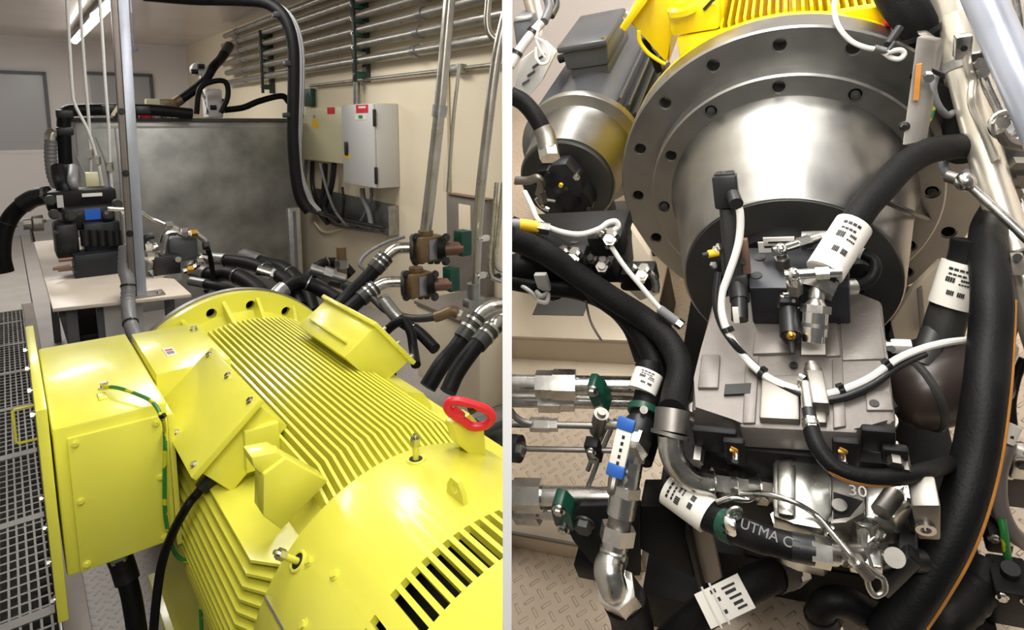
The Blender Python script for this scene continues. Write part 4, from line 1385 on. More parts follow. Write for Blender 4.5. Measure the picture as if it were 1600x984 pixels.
mb = MB(); mb.lathe(G(0, 0, 0), A, [(-.32, RD1 - .003), (-.317, RD1), (-.07, RD0 - .004), (-.05, RD0 + .006), (-.044, RD0 + .006)], 128); build('drum', mb, 'steel', t)
mb = MB(); mb.lathe(G(-.323, 0, 0), A, [(0, RD1 - .006), (.004, RD1 - .005)], 96); build('end_face', mb, 'steel_dark', t)
mb = MB(); mb.lathe(G(-.345, 0, 0), A, [(0, .12), (.022, .125)], 64); build('pilot_ring', mb, 'cast_dark', t)
# support foot of the housing
mb = MB(); mb.gbox(-.02, .05, -.2, .2, DK + .121, -.2, .005); build('foot', mb, 'cast_dark', t)

# ---- yellow motor behind
t = thing('electric_motor', 'golden yellow finned motor behind the machined steel flange', 'motor', G(.5, 0, -.36))
mb = MB(); mb.lathe(G(.067, 0, 0), A, [(0, RF - .001), (.02, RF - .001)], 128); build('motor_flange', mb, 'yellow2', t)
mb = MB(); mb.lathe(G(.087, 0, 0), A, [(0, .27), (1.0, .27)], 64); build('frame_barrel', mb, 'yellow2', t)
mb = MB()
for k in range(25):
    r_ = -.192 + k * .016
    zb = math.sqrt(.27 ** 2 - r_ * r_) - .02
    mb.prism([G(.115, r_, zb), G(.115, r_, .362 - r_ * r_ * 1.0), G(.95, r_, .362 - r_ * r_ * 1.0), G(.95, r_, zb)], R * .0055)
build('crown_fins', mb, 'yellow2', t)
mb = MB(); mb.gbox(.088, .115, -.2, .205, .25, .345, .004); build('end_shield', mb, 'yellow2', t)
tbx = [Ga(x, y, .16) for x, y in ((978, 30), (1010, -30), (1135, -30), (1130, 40), (1047, 48), (1045, 100), (1040, 92))]
mb = MB(); mb.prism(tbx, A * .3, .004); tb = build('terminal_box', mb, 'yellow2', t)
l0, l1 = Ga(975, 42, .14), Ga(1018, -18, .14)
dn = (l1 - l0).normalized()
mb = MB(); mb.box((l0 + l1) / 2 - dn.cross(A) * .0 + A * .16, (l1 - l0) / 2, A * .18, dn.cross(A).normalized() * .008, .002); ld = build('box_lid', mb, 'yellow2', tb)
for aa in (.0, .28):
    bolt(ld, l0 + dn * .02 + A * (aa + .02) + dn.cross(A).normalized() * .008, dn.cross(A), .007, .008)
mb = MB(); abox(mb, .10, 1042, 18, 1125, 46, .1, .008); build('lug_block', mb, 'yellow2', tb)
mb = MB(); mb.tube([Ga(1100, 15, .10), Ga(1112, 2, .10), Ga(1124, -8, .10)], .004, 8); build('cable_stub', mb, 'black', tb)
q = Ga(1066, 20, .1); mb = MB(); mb.lathe(q, N, [(0, .03), (.012, .03), (.016, .014), (.024, .014)], 20); build('lifting_boss', mb, 'yellow2', tb)
hose('earth_wire', 'yellow earth wire hanging between yellow box and flange in the pump bay', 'wire', [Ga(x, y, .12) for x, y in ((998, 48), (1000, 65), (1012, 82), (1030, 95), (1040, 100))], .0045, m='yellow2')
hose('cable', 'black cable leaving the yellow terminal box beside the small motor', 'cable', [Ga(x, y, .2) for x, y in ((1008, 60), (1012, 75), (1022, 92), (1030, 112))], .009)

# ---- small grey motor with its own steel bell, upper left
SA, SR_, SN = .02, None, None
SO = .22
c0 = gan(Ga(884, 288, -.10 + SO)); SR_, SN = c0[1], c0[2]
def S(a, r=0, n=0):
    return G(a + SO, SR_ + r, SN + n)
e_ = gan(Ga(958, 292, -.10 + SO)); rp = e_[1] - SR_
t = thing('small_motor', 'dark grey electric motor with steel flange beside the partition', 'motor', S(.4, 0, -.16))
sf = rp * 1.42
mb = MB(); mb.lathe(S(-.098), A, [(0, rp * .97), (.004, rp), (.012, rp)], 72); build('end_plate', mb, 'steel_dark', t)
mb = MB(); mb.lathe(S(-.086), A, [(0, rp * 1.04), (.13, rp * 1.14), (.155, rp * 1.2), (.16, rp * 1.3), (.164, sf)], 96); build('bell', mb, 'steel', t)
mb = MB(); mb.lathe(S(.078), A, [(0, sf - .002), (.003, sf), (.03, sf)], 96)
cut = MB()
for k in range(8):
    an = math.radians(k * 45 + 2)
    c = S(.078, sf * .88 * math.sin(an), sf * .88 * math.cos(an)); cut.cyl(c - A * .02, c + A * .02, .008, seg=16)
build('flange', mb, 'steel', t, cut=cut)
mb = MB(); mb.lathe(S(.108), A, [(0, sf * .9), (.04, sf * .82), (.66, sf * .82), (.69, sf * .7)], 48); fr = build('frame', mb, 'motor_grey', t)
mb = MB()
for k in range(36):
    an = math.radians(k * 10 + 5)
    if abs(((k * 10 + 5 + 180) % 360) - 180) < 38:
        continue
    d_ = R * math.sin(an) + N * math.cos(an); tg = d_.cross(A)
    mb.box(S(.40) + d_ * (sf * .88), A * .26, d_ * (sf * .12), tg * .0028)
build('cooling_fins', mb, 'motor_grey', t)
mb = MB(); mb.gbox(.32 + SO, .64 + SO, SR_ - .062, SR_ + .062, SN + sf * .6, SN + sf * .92, .008); build('box_base', mb, 'motor_grey', t)
mb = MB()
mb.prism([S(.31, -.070, sf * .92), S(.31, .070, sf * .92), S(.32, .074, sf * 1.26), S(.32, -.074, sf * 1.26)], A * .26, .01)
bx = build('terminal_box', mb, 'motor_grey', t)
mb = MB(); mb.gbox(.295 + SO, .60 + SO, SR_ - .080, SR_ + .080, SN + sf * 1.26, SN + sf * 1.38, .008); lidb = build('box_lid', mb, 'motor_grey', bx)
for r_ in (-.075, .075):
    bolt(lidb, S(.31, r_ * .92, sf * 1.38), N, .006, .006)
mb = MB(); mb.cyl(S(.37, -.066, sf * 1.08), S(.37, -.105, sf * 1.04), .014, seg=16); build('cable_gland', mb, 'black', bx)
for an in (40, 62, 85, 140):
    d_ = R * math.sin(math.radians(an)) + N * math.cos(math.radians(an))
    mb = MB(); mb.hexa(S(.112) + d_ * sf * .9, S(.125) + d_ * sf * .9, .010); build('bolt', mb, 'steel_dark', t)
mb = MB(); mb.gbox(.15 + SO, .55 + SO, SR_ - .13, SR_ + .13, DK, DK + .03, .003); ft = build('foot', mb, 'motor_grey', t)
for s in (-1, 1):
    mb = MB(); mb.gbox(.18 + SO, .5 + SO, SR_ + s * .09 - .015, SR_ + s * .09 + .015, DK + .03, SN - sf * .4, .003); build('foot_web', mb, 'motor_grey', ft)

# small gear pump on its end plate
t = thing('gear_pump', 'small black gear pump on the end plate of the small motor', 'pump', S(-.17, 0, -.05))
mb = MB(); abox(mb, -.15 + SO, 838, 268, 890, 296, .05, .006); build('pump_body', mb, 'cast_dark', t)
mb = MB(); mb.cyl(S(-.16, .03, -.03), S(-.1, .03, -.03), .05, seg=28); build('rear_cover', mb, 'cast_dark', t)
mb = MB(); mb.prism([Ga(x, y, -.16 + SO) for x, y in ((838, 292), (862, 258), (884, 256), (906, 280), (912, 318), (880, 344), (848, 330))], A * .05, .004); build('mount_flange', mb, 'black_block', t)
for px, py, mm in ((862, 262, 'steel_dark'), (905, 268, 'chrome'), (890, 285, 'steel_dark'), (924, 316, 'steel_dark'), (886, 322, 'cast_dark'), (842, 276, 'black')):
    q = Ga(px, py, -.13 + SO); mb = MB(); mb.hexa(q, q - A * .03, .010); mb.cyl(q - A * .03, q - A * .034, .006, seg=12); build('cap_screw', mb, mm, t)
mb = MB(); mb.tube([Ga(806, 282, -.2 + SO), Ga(826, 282, -.2 + SO), Ga(840, 278, -.2 + SO), Ga(846, 288, -.2 + SO), Ga(842, 304, -.2 + SO)], .011, 12); build('elbow', mb, 'steel_dull', t)
mb = MB(); q = Ga(845, 300, -.2 + SO); mb.hexa(q, q - N * .03, .013); build('elbow_nut', mb, 'steel_dull', t)
for px, py in ((877, 288), (807, 284)):
    q = Ga(px, py, -.19 + SO); mb = MB(); mb.cyl(q, q - A * .008, .0055, seg=12); build('seal_mark', mb, 'yellowlab', t)
mb = MB(); mb.tube([Ga(838, 310, -.2 + SO), Ga(846, 322, -.2 + SO), Ga(858, 328, -.2 + SO)], .006, 8); build('bright_tube', mb, 'chrome', t)
mb = MB(); mb.tube([Ga(854, 312, -.2 + SO), Ga(868, 314, -.2 + SO)], .004, 8); build('pin', mb, 'zinc', t)

hose('black_hose', 'black hose from the partition dropping onto the small gear pump', 'hose', [(796, 148, 1.42), (818, 160, 1.42), (838, 184, 1.41), (852, 212, 1.40), (857, 236, 1.38)], .0195, ends=[(-1, .05, .0215, 'steel_dull')])
hose('black_hose', 'wide black suction hose beside the partition below the gear pump', 'hose', [(797, 372, 1.05), (830, 384, 1.06), (860, 400, 1.06), (900, 428, 1.06), (960, 468, 1.05), (1010, 500, 1.04), (1045, 535, 1.0), (1062, 575, .95), (1055, 620, .9), (1050, 642, .87)], .0205, m='sleeve')
hose('black_hose', 'second black sleeved hose passing under the suction hose', 'hose', [(797, 352, 1.14), (840, 372, 1.13), (900, 408, 1.12), (930, 455, 1.1), (985, 500, 1.08), (1020, 560, 1.02), (1022, 610, .98), (1012, 680, .93), (1000, 720, .9)], .0185, m='sleeve')
hose('black_hose', 'black hose running flat along the beige channel into the hose bundle', 'hose', [(797, 440, 1.22), (840, 448, 1.22), (900, 455, 1.2), (950, 475, 1.15), (985, 510, 1.1), (1005, 560, 1.06)], .016)
hose('black_hose', 'fat black rubber hose end at the partition above the channel', 'hose', [(797, 425, 1.24), (815, 418, 1.24), (840, 425, 1.25), (862, 440, 1.26), (870, 452, 1.27)], .03)
hose('safety_wire', 'white whip wire looping below the small motor', 'wire', [(820, 300, 1.15), (830, 320, 1.12), (842, 345, 1.1), (870, 360, 1.08), (905, 366, 1.06), (935, 358, 1.05), (950, 348, 1.05), (962, 346, 1.05), (966, 354, 1.05), (958, 360, 1.05)], .0048, m='whiteplastic')
hose('cable', 'pale grey cable end with a yellow band beside the partition', 'cable', [(796, 350, 1.08), (815, 351, 1.08), (830, 353, 1.08), (842, 355, 1.08)], .010, m='greycable', ends=[(-1, .03, .0105, 'yellowlab')])
hose('cable', 'white thin cable running diagonally over the black hoses', 'cable', [(955, 385, 1.05), (975, 415, 1.04), (1000, 445, 1.03), (1030, 480, 1.02), (1062, 505, 1.01)], .0042, m='whiteplastic')
for i, (px, py, Y, lab) in enumerate(((950, 370, 1.06, 'bright plated fitting cluster at the end of the white whip wire'), (893, 400, 1.08, 'pair of bright tube nuts behind the suction hose'), (938, 412, 1.1, 'brass-toned fittings behind the suction hose'), (1000, 425, 1.1, 'bright elbow fitting between small motor and bell housing'))):
    q = P(px, py, Y)
    t = thing('tube_fitting', lab, 'fitting', q - Z * .02)
    mm = ['zinc', 'zinc', 'steel_dull', 'zinc'][i]
    for k, (dx, dy) in enumerate(((-7, -5), (8, -2), (2, 8))):
        qq = P(px + dx, py + dy, Y - .004 * k)
        ax = (A * -.5 + N * .8 + R * (.3 * (k - 1))).normalized()
        mb = MB(); mb.hexa(qq - ax * .006, qq + ax * .012, .011); build('nut', mb, mm, t)
        mb = MB(); mb.cyl(qq - ax * .02, qq + ax * .018, .0065, seg=12); build('stem', mb, mm, t)
    if i == 3:
        mb = MB(); mb.tube([P(985, 424, Y), P(1005, 424, Y), P(1018, 430, Y), P(1024, 442, Y), P(1024, 456, Y)], .0075, 12); build('elbow', mb, 'zinc', t)
    mb = MB(); mb.box(P(px, py + 6, Y + .03), R * .03, A * .02, N * .02, .004); build('block', mb, 'cast_dark', t)
# dark support block under the small motor
t = thing('valve_block', 'dark valve block with ports under the small motor', 'valve block', P(900, 420, 1.2))
mb = MB(); mb.box(P(905, 385, 1.24), R * .10, A * .06, N * .045, .006); build('body', mb, 'cast_dark', t)
for k, (dx, dy) in enumerate(((-40, -5), (-5, 0), (30, 8), (50, -4))):
    q = P(905 + dx, 385 + dy, 1.17); mb = MB(); mb.hexa(q, q - A * .02 + N * .01, .012); build('port_plug', mb, 'steel_dark', t)
t = thing('channel_bracket', 'pale angled steel bracket between small motor and bell housing', 'bracket', P(975, 430, 1.25))
mb = MB(); mb.prism([P(x, y, 1.22) for x, y in ((985, 355), (1015, 400), (1030, 460), (1000, 470), (965, 440), (990, 425))], A * .02, .002); build('plate', mb, 'channel', t)
mb = MB(); mb.cyl(P(976, 447, 1.215), P(976, 447, 1.21), .008, seg=14); build('bolt_hole', mb, 'ink', t)

# clutter behind the small motor: grey cable, pale panel, upright and looped wires
hose('cable', 'grey sheathed cable slanting up beside the small motor', 'cable', [(797, 104, 1.45), (812, 78, 1.46), (828, 56, 1.47), (846, 36, 1.48)], .0105, m='cab_grey', ties=(.25, .75))
t = thing('slotted_panel', 'pale slotted steel panel behind the small motor by the partition', 'panel', P(830, 150, 1.5))
mb = MB(); mb.prism([P(x, y, 1.52) for x, y in ((800, 152), (812, 96), (850, 66), (868, 84), (846, 128), (826, 152))], A * .02, .003); build('plate', mb, 'cab_grey', t)
for k in range(4):
    q = P(822 + k * 8, 128 - k * 13, 1.512); mb = MB(); mb.box(q, R * .010 + N * .004, N * .003, A * .003); build('slot', mb, 'frame_grey', t)
t = thing('grey_box', 'blue-grey box standing beside the partition above the slotted panel', 'box', P(822, 70, 1.6))
mb = MB(); mb.prism([P(x, y, 1.6) for x, y in ((801, 36), (806, 26), (832, 24), (842, 44), (818, 74), (806, 72))], A * .05, .004); build('shell', mb, 'frame_grey', t)
mb = MB(); mb.prism([P(x, y, 1.598) for x, y in ((806, 26), (832, 24), (830, 30), (805, 33))], -A * .004, .001); build('edge', mb, 'galv', t)
hose('strut', 'brown-grey upright bar rising behind the grey box', 'bar', [(838, 40, 1.62), (828, 10, 1.64), (822, -15, 1.66)], .013, m='beam')
hose('cable', 'pale cable running down behind the grey box to the looped wires', 'cable', [(836, -10, 1.55), (842, 15, 1.54), (846, 36, 1.52), (842, 60, 1.5)], .007, m='cab_grey')
hose('cable', 'dark cable running past the small motor terminal box', 'cable', [(852, -10, 1.56), (858, 12, 1.54), (850, 34, 1.5)], .010, m='frame_grey')
hose('cable', 'second dark cable beside the small motor terminal box', 'cable', [(866, -12, 1.6), (870, 8, 1.58), (862, 26, 1.55)], .007, m='black')
hose('safety_wire', 'white wire loop hanging beside the small motor', 'wire', [(836, 58, 1.44), (850, 66, 1.43), (858, 82, 1.42), (856, 96, 1.42), (846, 100, 1.42), (838, 90, 1.43), (838, 74, 1.44)], .0035, m='whiteplastic')
hose('safety_wire', 'second white wire dropping from the grey cable tie', 'wire', [(842, 44, 1.45), (838, 60, 1.44), (844, 78, 1.43), (852, 90, 1.43)], .0028, m='whiteplastic')
t = thing('wire_connector', 'small grey connector at the end of the white diagonal cable', 'connector', P(1050, 500, 1.0))
mb = MB(); mb.cyl(P(1030, 482, 1.02), P(1058, 503, 1.01), .0075, seg=14); build('shell', mb, 'greycable', t)
mb = MB(); mb.hexa(P(1058, 503, 1.01), P(1066, 509, 1.005), .0085); build('nut', mb, 'zinc', t)
# tag and clip on the hose end near the partition
t = thing('hose_clip', 'white plastic clip strap on the fat hose end at the partition', 'clip', P(845, 455, 1.2))
mb = MB(); mb.box(P(848, 440, 1.2), R * .013, A * .006, N * .02, .003); build('tag', mb, 'whiteplastic', t)
mb = MB(); mb.tube([P(838, 455, 1.2), P(846, 462, 1.19), P(856, 458, 1.2), P(854, 472, 1.19), P(840, 470, 1.19)], .0045, 8); build('knot', mb, 'whiteplastic', t)
hose('cable', 'thin white cable curling behind the clip strap', 'cable', [(797, 440, 1.21), (812, 445, 1.21), (828, 455, 1.2), (838, 466, 1.2)], .004, m='whiteplastic')

# ---- beige frame channel lower left
t = thing('frame_channel', 'beige painted frame channel across the deck by the partition', 'channel', G(-.35, -.5, DK))
cn = -.36
p0, p1, p2, p3 = Gn(790, 440, cn), Gn(1000, 455, cn), Gn(1000, 560, cn), Gn(790, 545, cn)
aa = [gan(q)[0] for q in (p0, p1, p2, p3)]
ra0, ra1 = -.8, gan(p1)[1] + .06
f0, f1 = gan(Gn(880, 528, cn))[0], gan(Gn(880, 450, cn))[0]
mb = MB(); mb.gbox(f0, f1 + .15, ra0, ra1, cn - .012, cn, .003); build('top_plate', mb, 'channel', t)
mb = MB(); mb.gbox(f0, f0 + .012, ra0, ra1, cn - .09, cn - .012, .002); build('web', mb, 'channel', t)
mb = MB(); mb.gbox(f0 - .06, f0 + .012, ra0, ra1, cn - .10, cn - .088, .002); build('lower_lip', mb, 'channel', t)
mb = MB(); mb.gbox(f0 + .02, f1 + .12, ra0, ra1, DK, cn - .013, .002); build('core', mb, 'cast_dark', t)
a_, b_ = gan(Gn(832, 492, cn)), gan(Gn(925, 455, cn))
mb = MB(); mb.gbox(a_[0], b_[0] + .05, a_[1], b_[1], cn - .002, cn + .002); build('dark_slot', mb, 'pit', t)
hose('wire', 'thin wire hanging over the beige channel edge', 'wire', [(915, 470, 1.15), (922, 500, 1.13), (932, 520, 1.12), (940, 532, 1.12)], .0022, m='beam')

# ---- horizontal pipes lower left
def hpipe(lab, y, x1, r_, Y, nuts=(), clampx=None, mm='zinc', slope=.03, x0=790):
    t = thing('cross_pipe', lab, 'pipe', P(860, y, Y), 'cross pipes by the partition')
    q0, q1 = P(x0, y - slope * 60, Y + .02), P(x1, y + slope * 60, Y - .02)
    d = (q1 - q0).normalized()
    mb = MB(); mb.cyl(q0, q1, r_, seg=20); build('tube', mb, mm, t)
    for nx, w_, k in nuts:
        q = q0.lerp(q1, (nx - x0) / (x1 - x0))
        mb = MB(); mb.hexa(q - d * w_, q + d * w_, r_ * k); build('union_nut', mb, 'zinc', t)
    return t, q0, q1, d
t, q0, q1, d = hpipe('thick zinc cross pipe with union nuts below the beige channel', 601, 1000, .0165, 1.08, ((855, .018, 1.5), (884, .02, 1.65)))
t, q0, q1, d = hpipe('lower zinc cross pipe half hidden under the first', 626, 1000, .014, 1.12, ((860, .02, 1.6), (888, .014, 1.4)))
t, q0, q1, d = hpipe('thick zinc cross pipe low down beside the tread plate', 775, 955, .0165, 1.0, ((826, .024, 1.7), (806, .014, 1.45)))
t, q0, q1, d = hpipe('lower companion pipe beside the tread plate', 798, 885, .014, 1.03, ((826, .022, 1.7),))
t, q0, q1, d = hpipe('thin cross tube with a double fitting above the valve handle', 664, 985, .0055, .98, ((845, .016, 2.2), (862, .012, 2.0)), mm='steel_dull')
t, q0, q1, d = hpipe('thin grey rod running to the small clamp', 702, 960, .0045, .98, (), mm='steel_dull')
hose('thin_tube', 'thin tube end bending up at the partition', 'tube', [(797, 640, .98), (804, 650, .98), (816, 658, .98), (830, 662, .98)], .0055, m='steel_dull')
def gclamp(lab, cx, cy, Y, w_, h_, ang=0):
    t = thing('pipe_clamp', lab, 'clamp', P(cx, cy + h_, Y))
    k = Y / 1000
    x_ = (R * math.cos(ang) - N * math.sin(ang)); y_ = (N * math.cos(ang) + R * math.sin(ang))
    c = P(cx, cy, Y)
    mb = MB(); mb.prism([c + x_ * (sx * w_ * k) + y_ * (sy * h_ * k) for sx, sy in ((-.6, 1), (.3, 1), (1, .45), (1, -.6), (.5, -1), (-.3, -1), (-1, -.5), (-1, .55))], -A * .03, .003); build('clamp_body', mb, 'green', t)
    for sy in (.72, -.55):
        bolt(t, c + y_ * (sy * h_ * k) - A * .03 + x_ * (-.05 * w_ * k), -A, .0075, .008)
    return t
gclamp('dark green pipe clamp on the zinc cross pipes', 940, 605, 1.04, 13, 34, -.1)
gclamp('dark green pipe clamp on the low cross pipes beside the bracket', 886, 786, .97, 17, 42, .1)
t = thing('tube_clamp', 'small dark clamp with two bright screws on the thin tubes', 'clamp', P(928, 720, .96))
c = P(928, 702, .96); mb = MB(); mb.box(c, R * .011, N * .020, A * .010, .002); build('body', mb, 'cast_dark', t)
for s in (-1, 1):
    bolt(t, c + N * (.009 * s) - A * .010, -A, .006, .006)
t = thing('needle_valve', 'grey needle valve body on the thin tubes beside the blue handle', 'valve', P(938, 670, .97))
c = P(936, 660, .97); ax = (N * .9 + R * .35).normalized()
mb = MB(); mb.cyl(c - ax * .024, c + ax * .024, .012, seg=18); mb.cyl(c + ax * .024, c + ax * .03, .007, seg=14); build('body', mb, 'steel_dull', t)
mb = MB(); mb.cyl(c, c + R * .05, .005, seg=10); build('spindle', mb, 'zinc', t)
hose('bracket_rod', 'slim pale rod slanting down behind the blue handle', 'rod', [(962, 655, 1.0), (942, 700, 1.0), (925, 745, 1.0), (915, 768, 1.0)], .004, m='galv')
hose('bracket_rod', 'second slim pale rod slanting behind the blue handle', 'rod', [(952, 655, 1.01), (930, 705, 1.01), (918, 735, 1.01)], .004, m='galv')
t = thing('frame_rail', 'beige floor rail behind the thin tubes', 'rail', P(870, 730, 1.1))
mb = MB(); mb.gbox(-.62, -.50, -.8, -.3, DK, DK + .05, .003); build('rail_body', mb, 'channel', t)
mb = MB(); mb.gbox(-.62, -.615, -.8, -.3, DK + .05, DK + .058); build('edge', mb, 'beam', t)
t = thing('end_plug', 'black round hose end cap at the partition above the low pipes', 'cap', P(805, 710, .98))
c = P(803, 700, .98); mb = MB(); mb.cyl(c - R * .02, c + R * .012, .022, seg=24); build('cap', mb, 'black', t)
mb = MB(); mb.cyl(c + R * .012, c + R * .018, .012, seg=6); build('nut', mb, 'zinc', t)

# ---- ball valve column with blue handle
t = thing('ball_valve', 'plated ball valve column with a long blue and white handle', 'valve', P(960, 945, .84))
ax0, ax1 = P(990, 690, .88), P(955, 890, .84)
def vx(f):
    return ax0.lerp(ax1, f)
d = (ax1 - ax0).normalized()
mb = MB(); mb.hexa(vx(.0), vx(.14), .021); build('upper_nut', mb, 'zinc', t)
mb = MB(); mb.cyl(vx(.14), vx(.34), .019, seg=20); mb.hexa(vx(.34), vx(.42), .023); build('valve_body', mb, 'zinc', t)
mb = MB(); mb.cyl(vx(.42), vx(.58), .021, seg=20); build('body_sleeve', mb, 'zinc', t)
mb = MB(); mb.cyl(vx(.58), vx(.66), .017, seg=20); build('neck', mb, 'steel_dull', t)
mb = MB(); mb.hexa(vx(.66), vx(.78), .026); build('lower_nut', mb, 'zinc', t)
mb = MB(); mb.tube([vx(.78), vx(.9), P(952, 890, .83), P(958, 915, .82), P(966, 928, .83)], [.019, .021, .022, .021, .02], 20); build('elbow', mb, 'zinc', t)
q = P(968, 925, .835); ax = (P(990, 950, .86) - P(955, 905, .8)).normalized()
mb = MB(); mb.hexa(q - ax * .022, q + ax * .02, .030); mb.cyl(q + ax * .02, q + ax * .04, .026, seg=20); build('end_nut', mb, 'zinc', t)
h0, h1 = P(980, 655, .85), P(960, 745, .83)
hd = (h1 - h0).normalized(); hx = (R - hd * R.dot(hd)).normalized(); hn = hx.cross(hd)
mb = MB(); mb.box((h0 + h1) / 2, hd * ((h1 - h0).length / 2), hx * .0115, hn * .003, .002); hb = build('handle', mb, 'whitelab', t, label='white handle with blue ends')
for f0_, f1_ in ((-.02, .2), (.78, 1.0)):
    mb = MB(); a_, b_ = h0.lerp(h1, f0_), h0.lerp(h1, f1_); mb.box((a_ + b_) / 2, hd * ((b_ - a_).length / 2), hx * .0125, hn * .0045, .002); build('blue_grip', mb, 'blue', hb)
sgn = 1 if hn.dot(EYEP - h0) > 0 else -1
inkbars(hb, (h0 + h1) / 2 + hn * (.003 * sgn), hx * sgn, hd, [(-.003, .001, -.018 + .009 * k, -.013 + .009 * k) for k in range(5)])
mb = MB(); mb.cyl(vx(.26) + hn * .015 * sgn, vx(.26) + hn * .03 * sgn, .008, seg=14); mb.hexa(vx(.26) + hn * .03 * sgn, vx(.26) + hn * .036 * sgn, .010); build('stem', mb, 'zinc', t)
mb = MB(); mb.tube([h1, h1 + hd * .02, vx(.3) - hx * .02, vx(.36)], .006, 8); build('handle_arm', mb, 'steel_dull', t)
hose('black_hose', 'upright black hose feeding down into the ball valve column', 'hose', [(1012, 570, .98), (1012, 610, .95), (1004, 650, .92), (996, 676, .895), (991, 690, .88)], .020, ends=[(-1, .03, .023, 'black')])
t = thing('hose_label', 'white printed label band round the upright black hose', 'label', P(1008, 612, .94))
tag_sleeve(t, P(1014, 582, .955), P(1003, 612, .94), .0225)
t = thing('hose_clip', 'green clip ring on the upright black hose', 'clip', P(1006, 645, .92))
mb = MB(); mb.cyl(P(1006, 636, .927), P(1004, 646, .92), .0232, seg=20); build('ring', mb, 'green', t)
mb = MB(); mb.cyl(P(1006, 640, .9) , P(1006, 640, .895), .006, seg=10); build('screw', mb, 'zinc', t)
hose('black_hose', 'black hose leaving the column elbow downward', 'hose', [(975, 935, .85), (985, 960, .86), (990, 1000, .87), (992, 1040, .88)], .032)

# bracket with hexagon bolt
t = thing('mount_bracket', 'black plate bracket with one large hexagon bolt', 'bracket', P(920, 870, .96))
poly = [P(x, y, .95) for x, y in ((905, 790), (1000, 790), (1000, 900), (940, 900), (895, 845), (880, 815))]
mb = MB(); mb.prism(poly, A * .012, .002); build('plate', mb, 'cast_dark', t)
poly = [P(x, y, .96) for x, y in ((1000, 790), (1085, 790), (1085, 905), (1000, 858))]
mb = MB(); mb.prism(poly, A * .05, .002); build('gusset', mb, 'cast_dark', t)
q = P(914, 815, .95); mb = MB(); mb.cyl(q, q - A * .004, .0165, seg=24); mb.hexa(q - A * .004, q - A * .016, .0145); build('hexagon_bolt', mb, 'steel_dark', t)
mb = MB(); mb.box(P(930, 880, 1.0), R * .03, A * .02, N * .02, .003); build('foot', mb, 'cast_dark', t)

# ---- silver elbow hose into the gear pump
t = thing('hydraulic_hose', 'silver swept elbow joining the black hose to the lower pump', 'hose', P(1120, 760, .85))
mb = MB(); mb.cyl(P(1051, 640, .87), P(1048, 676, .855), .0245, seg=24); mb.cyl(P(1048, 676, .855), P(1047, 682, .853), .0275, seg=24); build('ferrule', mb, 'steel_dull', t)
mb = MB(); mb.tube([P(1047, 680, .853), P(1050, 710, .845), P(1064, 735, .84), (P(1085, 750, .84)), P(1108, 755, .84), P(1118, 755, .84)], .0175, 20); build('elbow', mb, 'zinc', t)
q0, q1 = P(1112, 754, .84), P(1210, 768, .84); d = (q1 - q0).normalized()
for f0_, f1_, rr, hx_ in ((0, .22, .021, 1), (.22, .34, .018, 0), (.34, .5, .021, 1), (.5, .72, .016, 0), (.72, .88, .02, 1), (.88, 1.0, .016, 0)):
    mb = MB(); (mb.hexa if hx_ else (lambda a_, b_, r_: mb.cyl(a_, b_, r_, seg=20)))(q0.lerp(q1, f0_), q0.lerp(q1, f1_), rr); build('coupling_nut' if hx_ else 'coupling', mb, 'zinc', t)

# ---- main pump
t = thing('piston_pump', 'large grey cast axial piston pump bolted to the bell housing', 'pump', G(-.5, 0, -.2))
def pn(pts, n, h, bev=.002):
    mb = MB(); nprism(mb, pts, n, h, bev); return mb
body = [(1113, 470), (1150, 455), (1340, 455), (1378, 470), (1388, 560), (1400, 655), (1392, 662), (1345, 660), (1340, 676), (1156, 667), (1150, 650), (1080, 640), (1084, 590), (1095, 545)]
build('pump_body', pn(body, PT, .045, .006), 'cast', t)
for pts, n_, h_, nm in (([(1185, 475), (1250, 475), (1250, 500), (1185, 498)], PT + .006, .01, 'raised_pad'), ([(1180, 518), (1238, 518), (1238, 550), (1176, 552)], PT + .006, .01, 'raised_pad'), ([(1096, 553), (1125, 553), (1122, 605), (1090, 605)], PT + .005, .01, 'raised_pad'), ([(1288, 500), (1308, 500), (1314, 555), (1290, 556)], PT + .004, .01, 'raised_pad'), ([(1312, 500), (1375, 498), (1384, 560), (1316, 562)], PT + .003, .01, 'raised_pad'), ([(1352, 610), (1392, 610), (1396, 640), (1354, 640)], PT + .004, .01, 'raised_pad'), ([(1165, 555), (1186, 555), (1180, 660), (1160, 660)], PT + .004, .01, 'raised_pad'), ([(1300, 560), (1316, 560), (1322, 665), (1302, 668)], PT + .004, .01, 'raised_pad')):
    build(nm, pn(pts, n_, h_, .002), 'cast', t)
build('cover_plate', pn([(1190, 586), (1248, 584), (1250, 655), (1186, 652)], PT + .012, .014, .003), 'steel_dull', t, label='bright machined cover plate')
build('cover_plate', pn([(1252, 600), (1290, 600), (1292, 660), (1254, 658)], PT + .010, .012, .003), 'steel_dull', t)
build('slot_recess', pn([(1133, 600), (1174, 598), (1172, 614), (1131, 616)], PT + .0045, .004, .0), 'ink', t)
for px, py in ((1366, 630), (1240, 570), (1392, 545)):
    q = Gn(px, py, PT + .0045); mb = MB(); mb.cyl(q, q + N * .0008, .006, seg=14); build('bolt_hole', mb, 'ink', t)
for px, py in ((1090, 647), (1380, 658)):
    q = Gn(px, py, PT - .03); bolt(t, q, N, .012, .016, 'steel_dull')
